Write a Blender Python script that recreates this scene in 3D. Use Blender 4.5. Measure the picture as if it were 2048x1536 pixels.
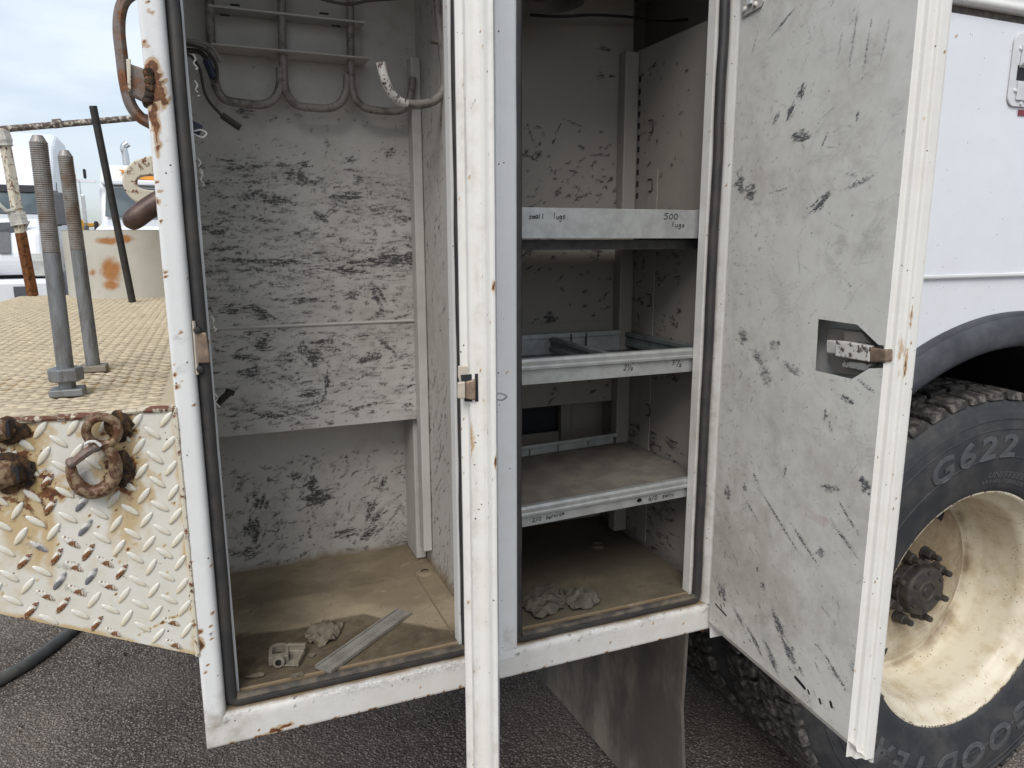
import bpy, math, random
import numpy as np
from mathutils import Vector, Matrix
random.seed(7)
rng = np.random.default_rng(7)
for o in list(bpy.data.objects):
    bpy.data.objects.remove(o)
scene = bpy.context.scene
COL = scene.collection
R = math.radians

# ------------------------------------------------------------------ camera
F, CX, CY = 1455.0, 1024.0, 768.0
GROUND = -0.06
CAM = np.array([0.0, -1.12, 1.4448])
_x = np.array([3626.0, -298.0, F]); _z = np.array([22.0, 7492.0, F])
_x /= np.linalg.norm(_x); _z /= np.linalg.norm(_z)
_x -= _z * _x.dot(_z); _x /= np.linalg.norm(_x)
_y = np.cross(_z, _x)
if _y[2] < 0:
    _y = -_y
WM = np.stack([_x, _y, -_z])            # world = WM @ camera (x right, y down, z forward)
cam_d = bpy.data.cameras.new('camera')
cam = bpy.data.objects.new('camera', cam_d)
COL.objects.link(cam)
scene.camera = cam
cam_d.sensor_width = 36.0
cam_d.lens = F / 2048.0 * 36.0
cam_d.clip_start, cam_d.clip_end = 0.05, 3000.0
M = Matrix.Identity(4)
for i in range(3):
    M[i][0], M[i][1], M[i][2], M[i][3] = WM[i, 0], -WM[i, 1], -WM[i, 2], CAM[i]
cam.matrix_world = M

# ------------------------------------------------------------------ sky, sun, exposure
SUN_EL, SUN_AZ = R(47), R(214)           # azimuth clockwise from +Y: light comes from behind the camera, a little left
world = bpy.data.worlds.new('World'); scene.world = world
world.use_nodes = True
nt = world.node_tree; nt.nodes.clear()
out = nt.nodes.new('ShaderNodeOutputWorld'); bg = nt.nodes.new('ShaderNodeBackground')
sky = nt.nodes.new('ShaderNodeTexSky'); sky.sky_type = 'NISHITA'; sky.sun_disc = False
sky.sun_elevation = SUN_EL; sky.sun_rotation = SUN_AZ
sky.air_density = 1.0; sky.dust_density = 2.0; sky.ozone_density = 1.0
tc = nt.nodes.new('ShaderNodeTexCoord')
mp = nt.nodes.new('ShaderNodeMapping'); mp.inputs['Scale'].default_value = (1.0, 1.0, 3.2)
nz = nt.nodes.new('ShaderNodeTexNoise'); nz.inputs['Scale'].default_value = 2.3
nz.inputs['Detail'].default_value = 7.0; nz.inputs['Roughness'].default_value = 0.55
cr = nt.nodes.new('ShaderNodeValToRGB')
cr.color_ramp.elements[0].position = 0.34; cr.color_ramp.elements[0].color = (0.30, 0.30, 0.30, 1)
cr.color_ramp.elements[1].position = 0.62; cr.color_ramp.elements[1].color = (0.97, 0.97, 0.97, 1)
mx = nt.nodes.new('ShaderNodeMix'); mx.data_type = 'RGBA'
CLOUD = (6.0, 6.6, 7.3, 1)
mx.inputs[7].default_value = CLOUD
L = nt.links.new
L(tc.outputs['Generated'], mp.inputs['Vector']); L(mp.outputs[0], nz.inputs['Vector'])
L(nz.outputs['Fac'], cr.inputs['Fac']); L(cr.outputs[0], mx.inputs[0])
L(sky.outputs[0], mx.inputs[6]); L(mx.outputs[2], bg.inputs['Color'])
bg.inputs['Strength'].default_value = 0.115
L(bg.outputs[0], out.inputs[0])
sd = bpy.data.lights.new('sun', 'SUN'); sun = bpy.data.objects.new('sun', sd); COL.objects.link(sun)
sd.energy = 1.75; sd.angle = R(32); sd.color = (1.0, 0.97, 0.93)
dirv = Vector((math.sin(SUN_AZ) * math.cos(SUN_EL), math.cos(SUN_AZ) * math.cos(SUN_EL), math.sin(SUN_EL)))
sun.rotation_euler = dirv.to_track_quat('Z', 'Y').to_euler()
vs = scene.view_settings
vs.view_transform = 'Standard'; vs.look = 'None'; vs.gamma = 1.0; vs.exposure = 0.36
vs.use_curve_mapping = False

# ------------------------------------------------------------------ pixel helpers
def ray(p):
    return WM @ np.array([(p[0] - CX) / F, (p[1] - CY) / F, 1.0])
def PY(p, y=0.0):
    d = ray(p); return CAM + d * ((y - CAM[1]) / d[1])
def PZ(p, z):
    d = ray(p); return CAM + d * ((z - CAM[2]) / d[2])
def PX(p, x):
    d = ray(p); return CAM + d * ((x - CAM[0]) / d[0])
def PP(p, o, n):
    d = ray(p); n = np.asarray(n, float); return CAM + d * (np.dot(np.asarray(o) - CAM, n) / np.dot(d, n))

# ------------------------------------------------------------------ materials
class N:
    def __init__(s, name):
        s.m = bpy.data.materials.new(name); s.m.use_nodes = True
        s.t = s.m.node_tree; s.t.nodes.clear()
        s.o = s.t.nodes.new('ShaderNodeOutputMaterial')
        s.b = s.t.nodes.new('ShaderNodeBsdfPrincipled')
        s.l(s.b.outputs[0], s.o.inputs[0])
        s.c = s.t.nodes.new('ShaderNodeTexCoord').outputs['Object']
    def l(s, a, b): s.t.links.new(a, b)
    def put(s, sock, v):
        if isinstance(v, bpy.types.NodeSocket): s.l(v, sock)
        elif isinstance(v, (tuple, list)): sock.default_value = tuple(v) + ((1.0,) if len(v) == 3 and len(sock.default_value) == 4 else ())
        else: sock.default_value = v
    def map(s, scale, rot=(0, 0, 0), loc=(0, 0, 0)):
        n = s.t.nodes.new('ShaderNodeMapping'); s.l(s.c, n.inputs[0])
        n.inputs['Scale'].default_value = scale; n.inputs['Rotation'].default_value = rot; n.inputs['Location'].default_value = loc
        return n.outputs[0]
    def noise(s, scale, detail=4, rough=0.55, vec=None, dist=0.0):
        n = s.t.nodes.new('ShaderNodeTexNoise'); s.l(vec if vec is not None else s.c, n.inputs['Vector'])
        n.inputs['Scale'].default_value = scale; n.inputs['Detail'].default_value = detail
        n.inputs['Roughness'].default_value = rough; n.inputs['Distortion'].default_value = dist
        return n.outputs['Fac']
    def vor(s, scale, out='Distance', feature='F1', vec=None):
        n = s.t.nodes.new('ShaderNodeTexVoronoi'); n.feature = feature
        s.l(vec if vec is not None else s.c, n.inputs['Vector']); n.inputs['Scale'].default_value = scale
        return n.outputs[out]
    def ramp(s, v, a, b, lo=0.0, hi=1.0):
        n = s.t.nodes.new('ShaderNodeMapRange'); n.interpolation_type = 'SMOOTHSTEP'
        s.put(n.inputs[0], v); n.inputs[1].default_value = a; n.inputs[2].default_value = b
        n.inputs[3].default_value = lo; n.inputs[4].default_value = hi
        return n.outputs[0]
    def math(s, op, a, b=0.0, c=0.0):
        n = s.t.nodes.new('ShaderNodeMath'); n.operation = op
        s.put(n.inputs[0], a); s.put(n.inputs[1], b); s.put(n.inputs[2], c)
        return n.outputs[0]
    def mix(s, f, a, b):
        n = s.t.nodes.new('ShaderNodeMix'); n.data_type = 'RGBA'
        s.put(n.inputs[0], f); s.put(n.inputs[6], a); s.put(n.inputs[7], b)
        return n.outputs[2]
    def attr(s, name='wear'):
        n = s.t.nodes.new('ShaderNodeAttribute'); n.attribute_name = name
        q = s.t.nodes.new('ShaderNodeSeparateColor'); s.l(n.outputs['Color'], q.inputs[0])
        return q.outputs
    def bump(s, h, strength=0.3, dist=0.002):
        n = s.t.nodes.new('ShaderNodeBump'); s.put(n.inputs['Height'], h)
        n.inputs['Strength'].default_value = strength; n.inputs['Distance'].default_value = dist
        s.l(n.outputs[0], s.b.inputs['Normal'])
    def done(s, col, rough=0.5, metal=0.0, spec=0.5):
        s.put(s.b.inputs['Base Color'], col); s.put(s.b.inputs['Roughness'], rough)
        s.put(s.b.inputs['Metallic'], metal); s.b.inputs['Specular IOR Level'].default_value = spec
        return s.m

def rust_col(n):
    a = n.noise(60, 6, 0.65)
    c = n.mix(n.ramp(a, 0.35, 0.6), (0.055, 0.022, 0.010), (0.17, 0.062, 0.020))
    return n.mix(n.ramp(n.noise(180, 3), 0.5, 0.7), c, (0.26, 0.115, 0.045))

def paint_mat(name, base, rough=0.42, scuff=(0.035, 0.035, 0.036), dirt=(0.21, 0.155, 0.095), grime=0.10, specks=0.0,
              spec=0.45, grime_col=(0.30, 0.27, 0.22), halo_col=(0.42, 0.25, 0.09), streak=None, fine=260.0, smear=True):
    n = N(name)
    A = n.attr()
    big = n.noise(5, 5, 0.6); mid = n.noise(34, 5, 0.65); fin = n.noise(fine, 3, 0.6)
    g = n.math('MULTIPLY', n.ramp(n.math('ADD', n.math('MULTIPLY', big, 0.55), n.math('MULTIPLY', mid, 0.45)), 0.38, 0.72), grime)
    col = n.mix(g, base, grime_col)
    if streak:
        st = n.noise(1.0, 5, 0.7, n.map(streak))
        col = n.mix(n.math('MULTIPLY', n.ramp(st, 0.52, 0.75), 0.35), col, grime_col)
    d = n.ramp(n.math('ADD', A['Green'], n.math('MULTIPLY', n.math('SUBTRACT', mid, 0.5), 0.9)), 0.15, 0.95)
    d = n.math('MULTIPLY', d, n.ramp(A['Green'], 0.02, 0.15))
    col = n.mix(d, col, n.mix(fin, dirt, tuple(c * 1.35 for c in dirt)))
    brush = n.noise(1.0, 4, 0.7, n.map((70, 70, 420)))
    br2 = n.ramp(n.math('ADD', n.math('MULTIPLY', brush, 0.6), n.math('MULTIPLY', fin, 0.4)), 0.36, 0.62, 0.12, 1.45)
    if not smear: br2 = n.ramp(mid, 0.3, 0.7, 0.75, 1.2)
    sc = n.math('MINIMUM', n.math('MULTIPLY', A['Red'], br2), 0.94)
    col = n.mix(sc, col, scuff)
    ru = n.ramp(n.math('ADD', A['Blue'], n.math('MULTIPLY', n.math('SUBTRACT', n.noise(90, 5, 0.7), 0.5), 1.1)), 0.52, 0.72)
    ru = n.math('MULTIPLY', ru, n.ramp(A['Blue'], 0.05, 0.2))
    halo = n.math('MULTIPLY', n.ramp(n.math('ADD', A['Blue'], n.math('MULTIPLY', n.math('SUBTRACT', mid, 0.5), 0.6)), 0.03, 0.42), 0.78)
    col = n.mix(n.math('MULTIPLY', halo, n.ramp(A['Blue'], 0.01, 0.1)), col, halo_col)
    col = n.mix(ru, col, rust_col(n))
    if specks:
        v = n.vor(110); keep = n.ramp(n.noise(45, 2), 0.60, 0.62)
        sp = n.math('MULTIPLY', n.math('LESS_THAN', v, 0.10 + 0.05 * specks), keep)
        col = n.mix(sp, col, (0.07, 0.045, 0.03))
    n.bump(n.math('ADD', n.math('MULTIPLY', big, 3.0), n.math('ADD', fin, n.math('MULTIPLY', ru, -1.5))), 0.12, 0.002)
    return n.done(col, n.math('ADD', rough, n.math('MULTIPLY', n.math('ADD', d, ru), 0.35)), 0.0, spec)

def simple(name, base, rough=0.5, metal=0.0, vary=0.25, scale=30, bump=0.0, bscale=200, spec=0.5, alt=None):
    n = N(name)
    f = n.noise(scale, 5, 0.6)
    b2 = alt if alt else tuple(c * (1 - vary) for c in base)
    col = n.mix(n.ramp(f, 0.35, 0.68), base, b2)
    if bump: n.bump(n.noise(bscale, 4, 0.6), bump, 0.002)
    return n.done(col, n.math('ADD', rough - 0.08, n.math('MULTIPLY', n.noise(scale * 2, 3), 0.16)), metal, spec)

MT = {}
MT['white'] = paint_mat('body_white_paint', (0.765, 0.765, 0.755), 0.30, grime=0.10, specks=1.0, spec=0.5)
MT['panel_white'] = paint_mat('side_panel_white_paint', (0.735, 0.745, 0.775), 0.22, grime=0.05, specks=0.25, spec=0.5)
MT['cream'] = paint_mat('door_edge_cream_paint', (0.74, 0.725, 0.68), 0.38, grime=0.22, specks=0.5, grime_col=(0.50, 0.44, 0.34))
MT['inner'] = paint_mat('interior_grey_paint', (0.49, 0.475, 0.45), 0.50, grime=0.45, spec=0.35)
MT['inner_shade'] = paint_mat('interior_grey_paint_shaded', (0.235, 0.218, 0.197), 0.55, grime=0.45, spec=0.3)  # darker copy of the interior grey, holding the shelved compartment's shade
MT['door_in'] = paint_mat('door_inner_paint', (0.67, 0.66, 0.615), 0.45, dirt=(0.40, 0.375, 0.335), grime=0.62, spec=0.4, grime_col=(0.47, 0.45, 0.415), fine=420.0, scuff=(0.05, 0.055, 0.065), halo_col=(0.50, 0.30, 0.30))
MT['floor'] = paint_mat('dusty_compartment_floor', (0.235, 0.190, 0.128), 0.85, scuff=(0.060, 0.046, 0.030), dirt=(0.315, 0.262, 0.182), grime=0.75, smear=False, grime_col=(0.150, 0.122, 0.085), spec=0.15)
MT['floor_r'] = paint_mat('dark_compartment_floor', (0.095, 0.080, 0.058), 0.7, scuff=(0.035, 0.029, 0.022), dirt=(0.145, 0.120, 0.082), grime=0.6, grime_col=(0.062, 0.053, 0.040), spec=0.25)  # darker floor colour for the shelved compartment
MT['ledge'] = paint_mat('frame_ledge_paint', (0.70, 0.69, 0.66), 0.42, grime=0.35, specks=0.8, grime_col=(0.42, 0.37, 0.29))
MT['plate'] = paint_mat('tread_plate_white_paint', (0.70, 0.68, 0.615), 0.34, grime=0.35, specks=1.2, grime_col=(0.56, 0.47, 0.30), scuff=(0.055, 0.042, 0.034), halo_col=(0.50, 0.34, 0.13))
MT['deck'] = paint_mat('sandy_deck_coat', (0.52, 0.44, 0.315), 0.85, scuff=(0.10, 0.075, 0.05), grime=0.55, grime_col=(0.40, 0.325, 0.22), spec=0.15, dirt=(0.30, 0.22, 0.13))
MT['deck_bar'] = simple('sandy_tread_bars', (0.555, 0.47, 0.335), 0.85, 0, 0.25, 40, spec=0.12)
def bar_mat(name, lo, hi):
    n = N(name)
    col = n.mix(n.ramp(n.noise(25, 5), 0.40, 0.7), (0.70, 0.68, 0.615), (0.60, 0.52, 0.36))
    k = n.ramp(n.noise(70, 5, 0.7), lo, hi)
    return n.done(n.mix(k, col, rust_col(n)), n.math('ADD', 0.33, n.math('MULTIPLY', k, 0.4)), 0, 0.45)
MT['bar_clean'] = bar_mat('tread_bar_paint', 0.66, 0.74)
MT['bar_rust'] = bar_mat('tread_bar_chipped_to_rust', 0.47, 0.55)
n = N('tread_bar_worn_to_steel'); MT['bar_steel'] = n.done(n.mix(n.ramp(n.noise(60, 4), 0.42, 0.6), (0.62, 0.60, 0.55), (0.16, 0.16, 0.17)), 0.4, 0.1)
MT['seal'] = simple('black_rubber_seal', (0.030, 0.029, 0.031), 0.5, 0, 0.3, 25, 0.1, 300, 0.5, alt=(0.050, 0.045, 0.040))
MT['seal_dust'] = simple('dusty_rubber_seal', (0.060, 0.055, 0.050), 0.65, 0, 0.3, 40, 0.2, 250, 0.3, alt=(0.15, 0.125, 0.095))
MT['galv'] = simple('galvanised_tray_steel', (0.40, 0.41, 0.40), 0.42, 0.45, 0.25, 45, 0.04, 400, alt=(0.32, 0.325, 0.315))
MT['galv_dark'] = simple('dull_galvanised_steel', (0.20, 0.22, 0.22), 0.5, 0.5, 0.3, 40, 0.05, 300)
MT['tray_mat'] = simple('worn_tray_mat', (0.135, 0.122, 0.105), 0.85, 0, 0.35, 22, 0.25, 300, 0.15, alt=(0.19, 0.17, 0.14))
MT['ink'] = simple('black_marker_ink', (0.012, 0.012, 0.015), 0.6, 0, 0.1)
MT['dark'] = simple('dark_void_steel', (0.012, 0.013, 0.017), 0.7, 0, 0.2)  # near-black; in holes and gaps it stands in for their unlit depth
MT['steel_dark'] = simple('dark_bare_steel', (0.045, 0.042, 0.040), 0.55, 0.3, 0.4, 50, 0.2, 200)
n = N('rusted_steel'); MT['rust'] = n.done(rust_col(n), 0.8, 0.1, 0.25); n.bump(n.noise(150, 5, 0.65), 0.5, 0.002)
n = N('rusted_paint_flaking'); k = n.ramp(n.noise(70, 6, 0.72), 0.52, 0.60)
MT['rust_paint'] = n.done(n.mix(k, (0.62, 0.57, 0.46), rust_col(n)), 0.6, 0, 0.3); n.bump(k, 0.4, 0.0015)
n = N('rust_edge_paint'); k = n.ramp(n.noise(80, 6, 0.7), 0.42, 0.52)
MT['rust_edge'] = n.done(n.mix(k, (0.58, 0.52, 0.40), n.mix(n.noise(35), (0.20, 0.085, 0.05), (0.10, 0.05, 0.035))), 0.7, 0, 0.3); n.bump(k, 0.5, 0.0015)
n = N('old_bar_paint'); k = n.ramp(n.noise(60, 6, 0.72), 0.50, 0.58)
MT['old_bar'] = n.done(n.mix(k, n.mix(n.noise(30), (0.13, 0.10, 0.085), (0.07, 0.05, 0.042)), (0.50, 0.45, 0.38)), 0.7, 0, 0.3); n.bump(k, 0.4, 0.0015)
n = N('brown_grab_rail'); k = n.ramp(n.noise(30, 5, 0.6), 0.42, 0.62)
MT['rail'] = n.done(n.mix(k, (0.20, 0.165, 0.145), rust_col(n)), 0.55, 0.2); n.bump(n.noise(120, 4), 0.25, 0.0015)
n = N('welded_hook_steel'); k = n.ramp(n.noise(75, 6, 0.7), 0.44, 0.56)
MT['hook'] = n.done(n.mix(k, (0.27, 0.19, 0.115), n.mix(n.noise(40), (0.055, 0.028, 0.018), (0.14, 0.055, 0.02))), 0.5, 0.25); n.bump(n.noise(110, 4), 0.3, 0.0015)
n = N('charred_weld'); MT['char'] = n.done(n.mix(n.ramp(n.noise(70, 5, 0.7), 0.4, 0.65), (0.035, 0.027, 0.022), (0.12, 0.065, 0.03)), 0.85, 0, 0.2); n.bump(n.noise(140, 5, 0.7), 0.9, 0.004)
n = N('galvanised_rod'); MT['rod'] = n.done(n.mix(n.ramp(n.noise(30, 5, 0.7, n.map((3, 3, 0.7))), 0.4, 0.68), (0.235, 0.245, 0.25), (0.15, 0.145, 0.14)), 0.55, 0.5); n.bump(n.noise(180, 3), 0.2, 0.001)
n = N('threaded_rod_steel'); MT['thread'] = n.done(n.mix(n.ramp(n.noise(40, 5), 0.42, 0.7), (0.30, 0.285, 0.265), (0.20, 0.15, 0.115)), 0.5, 0.45)
n = N('painted_hook_pipe'); k = n.ramp(n.noise(70, 6, 0.7), 0.50, 0.60)
MT['pipe'] = n.done(n.mix(n.math('MULTIPLY', k, .6), (0.22, 0.20, 0.18), (0.05, 0.038, 0.03)), 0.5)
n = N('white_chipped_pipe'); k = n.ramp(n.noise(95, 6, 0.7), 0.52, 0.58)
MT['pipe_white'] = n.done(n.mix(k, (0.60, 0.58, 0.55), (0.09, 0.06, 0.05)), 0.5)
n = N('chipped_latch'); k = n.ramp(n.noise(70, 6, 0.7), 0.53, 0.58)
MT['latch'] = n.done(n.mix(k, (0.62, 0.60, 0.56), (0.09, 0.075, 0.065)), 0.4)
MT['latch_worn'] = simple('worn_latch_block', (0.19, 0.135, 0.10), 0.5, 0.4, 0.4, 60, alt=(0.33, 0.24, 0.17))
MT['latch_tan'] = simple('dusty_latch_bracket', (0.50, 0.44, 0.36), 0.5, 0.0, 0.2, 60)
MT['tape'] = simple('blue_tape', (0.02, 0.025, 0.05), 0.5)
n = N('dark_flare_rubber'); MT['flare'] = n.done(n.mix(n.ramp(n.noise(9, 5, 0.65), 0.35, 0.7), (0.040, 0.042, 0.050), (0.085, 0.087, 0.098)), 0.62, 0, 0.35); n.bump(n.noise(300, 3), 0.08, 0.001)
n = N('tyre_rubber'); k = n.ramp(n.noise(14, 6, 0.65), 0.38, 0.72)
MT['tyre'] = n.done(n.mix(k, (0.030, 0.031, 0.034), (0.062, 0.060, 0.058)), 0.68, 0, 0.35); n.bump(n.noise(260, 4), 0.1, 0.001)
n = N('tyre_tread_rubber'); k = n.ramp(n.noise(45, 6, 0.7), 0.42, 0.66)
MT['tread'] = n.done(n.mix(k, (0.040, 0.038, 0.036), (0.17, 0.155, 0.138)), 0.85, 0, 0.2); n.bump(n.noise(120, 5, 0.7), 0.6, 0.003)
MT['letter'] = simple('moulded_tyre_lettering', (0.085, 0.086, 0.09), 0.55, 0, 0.3, 60)
n = N('cream_wheel_paint'); A = n.attr(); mid = n.noise(16, 5, 0.65); v = n.vor(95); fin = n.noise(70, 4)
col = n.mix(n.ramp(mid, 0.42, 0.72), (0.66, 0.60, 0.47), (0.52, 0.43, 0.29))
d = n.ramp(n.math('ADD', A['Green'], n.math('MULTIPLY', n.math('SUBTRACT', n.noise(9, 6, 0.7), 0.5), 0.9)), 0.25, 0.85)
col = n.mix(d, col, n.mix(fin, (0.16, 0.112, 0.066), (0.33, 0.25, 0.155)))
sp = n.math('MULTIPLY', n.math('LESS_THAN', v, 0.15), n.ramp(n.noise(30, 2), 0.52, 0.56))
col = n.mix(sp, col, (0.09, 0.055, 0.03))
k = n.ramp(n.math('ADD', A['Blue'], n.math('MULTIPLY', n.math('SUBTRACT', n.noise(120, 5, 0.7), 0.5), 1.0)), 0.45, 0.6)
col = n.mix(n.math('MULTIPLY', k, n.ramp(A['Blue'], 0.05, 0.2)), col, (0.10, 0.06, 0.04))
MT['rim'] = n.done(col, 0.42, 0, 0.4); n.bump(fin, 0.08, 0.001)
MT['hub'] = simple('greasy_black_hub', (0.030, 0.028, 0.026), 0.6, 0.1, 0.3, 40, 0.35, 150, alt=(0.062, 0.052, 0.042))
n = N('mud_flap_rubber'); k = n.ramp(n.noise(5, 6, 0.65, n.map((1, 1, 0.45))), 0.36, 0.70)
MT['flap'] = n.done(n.mix(k, (0.085, 0.076, 0.066), (0.26, 0.22, 0.175)), 0.85, 0, 0.2); n.bump(n.noise(90, 5), 0.25, 0.002)
n = N('tank_paint_with_rust'); A = n.attr()
col = n.mix(n.ramp(n.noise(4, 5, 0.6), 0.4, 0.7), (0.50, 0.48, 0.42), (0.42, 0.395, 0.33))
k = n.ramp(n.math('ADD', A['Blue'], n.math('MULTIPLY', n.math('SUBTRACT', n.noise(26, 6, 0.7), 0.5), 0.9)), 0.28, 0.85)
MT['tank'] = n.done(n.mix(k, col, n.mix(n.noise(60), (0.26, 0.10, 0.025), (0.42, 0.21, 0.08))), 0.55, 0, 0.3)
MT['pin'] = simple('brown_steel_pin', (0.075, 0.045, 0.038), 0.45, 0.3, 0.4, 40, 0.2, 120, alt=(0.13, 0.085, 0.065))
MT['cable'] = simple('black_ground_hose', (0.055, 0.056, 0.055), 0.6, 0, 0.4, 20, 0.2, 200, alt=(0.10, 0.098, 0.09))
MT['wire'] = simple('dusty_black_wire', (0.045, 0.038, 0.033), 0.6, 0, 0.3)
MT['paper'] = simple('dusty_crumpled_paper', (0.175, 0.150, 0.112), 0.9, 0, 0.3, 50, 0.3, 120, 0.1, alt=(0.12, 0.102, 0.075))
MT['rag'] = simple('dirty_grey_rag', (0.085, 0.076, 0.063), 0.95, 0, 0.4, 45, 0.5, 220, 0.1, alt=(0.13, 0.115, 0.092))
MT['alu'] = simple('dull_aluminium', (0.36, 0.34, 0.31), 0.5, 0.35, 0.3, 30, 0.05, 200, alt=(0.26, 0.24, 0.215))
MT['lug'] = simple('dusty_cast_lug', (0.25, 0.22, 0.175), 0.65, 0.1, 0.3, 60, 0.2, 200)
MT['bolt_white'] = simple('white_painted_screw', (0.66, 0.665, 0.67), 0.4, 0, 0.15)
MT['bg_white'] = simple('distant_white_truck_paint', (0.78, 0.79, 0.81), 0.3, 0, 0.06, 1.5)
MT['bg_grey'] = simple('distant_grey_trim', (0.10, 0.105, 0.115), 0.5)
MT['bg_silver'] = simple('distant_dusty_fairing', (0.36, 0.37, 0.38), 0.45, 0, 0.4, 2.0)
MT['bg_black'] = simple('distant_black_rubber', (0.018, 0.018, 0.02), 0.7)
n = N('distant_windscreen'); MT['bg_glass'] = n.done(n.mix(n.ramp(n.noise(1.2, 3), 0.4, 0.65), (0.055, 0.075, 0.085), (0.12, 0.15, 0.16)), 0.12, 0, 0.6)
MT['chrome'] = simple('distant_chrome', (0.62, 0.63, 0.64), 0.2, 0.9, 0.15)
n = N('amber_lens'); MT['amber'] = n.done((0.65, 0.18, 0.03), 0.3)
MT['lamp_lens'] = simple('distant_headlamp', (0.62, 0.62, 0.58), 0.2, 0, 0.2, 6)
MT['yellow'] = simple('yellow_machine_paint', (0.62, 0.34, 0.03), 0.45, 0, 0.25, 5)
MT['orange'] = simple('orange_wind_deflector', (0.75, 0.30, 0.04), 0.45, 0, 0.2, 5)
MT['red'] = simple('red_sticker', (0.20, 0.02, 0.03), 0.4, 0, 0.2)
MT['tape_white'] = simple('frayed_white_tape', (0.55, 0.53, 0.48), 0.75, 0, 0.3, 60, 0.5, 160)
MT['lampshade'] = simple('dim_lamp_shade', (0.13, 0.12, 0.105), 0.5, 0, 0.3)
# ground: crushed dark asphalt with pale grit
n = N('gritty_asphalt'); v = n.vor(120); c1 = n.vor(120, 'Color'); v2 = n.vor(300)
big = n.noise(0.9, 5, 0.6); q = n.t.nodes.new('ShaderNodeSeparateColor'); n.l(c1, q.inputs[0])
col = n.mix(n.ramp(q.outputs[0], 0.15, 0.95), (0.165, 0.139, 0.119), (0.46, 0.40, 0.345))
col = n.mix(n.ramp(v, 0.25, 0.55), col, (0.10, 0.083, 0.071))
col = n.mix(n.math('MULTIPLY', n.math('LESS_THAN', v2, 0.32), n.ramp(n.noise(160, 2), 0.56, 0.64)), col, (0.36, 0.325, 0.285))
col = n.mix(n.math('MULTIPLY', n.ramp(big, 0.4, 0.65), 0.55), col, (0.33, 0.277, 0.238))
n.bump(n.math('SUBTRACT', n.math('MULTIPLY', n.noise(28, 4), 1.2), n.math('ADD', n.math('MULTIPLY', v, 1.0), n.math('MULTIPLY', v2, 0.4))), 0.9, 0.010)
MT['ground'] = n.done(col, 0.9, 0, 0.25)

# ------------------------------------------------------------------ mesh helpers
def link(o, parent=None):
    COL.objects.link(o)
    if parent is not None:
        o.parent = parent
        if parent.type == 'EMPTY':
            o.matrix_parent_inverse = Matrix.Translation(-Vector(parent.location))
    return o
def tag(o, label=None, cat=None, group=None, kind=None):
    if label: o['label'] = label
    if cat: o['category'] = cat
    if group: o['group'] = group
    if kind: o['kind'] = kind
    return o
def thing(name, loc, label, cat, group=None):
    o = bpy.data.objects.new(name, None); o.empty_display_size = 0.05
    o.location = Vector([float(a) for a in loc]); COL.objects.link(o)
    return tag(o, label, cat, group)

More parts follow.
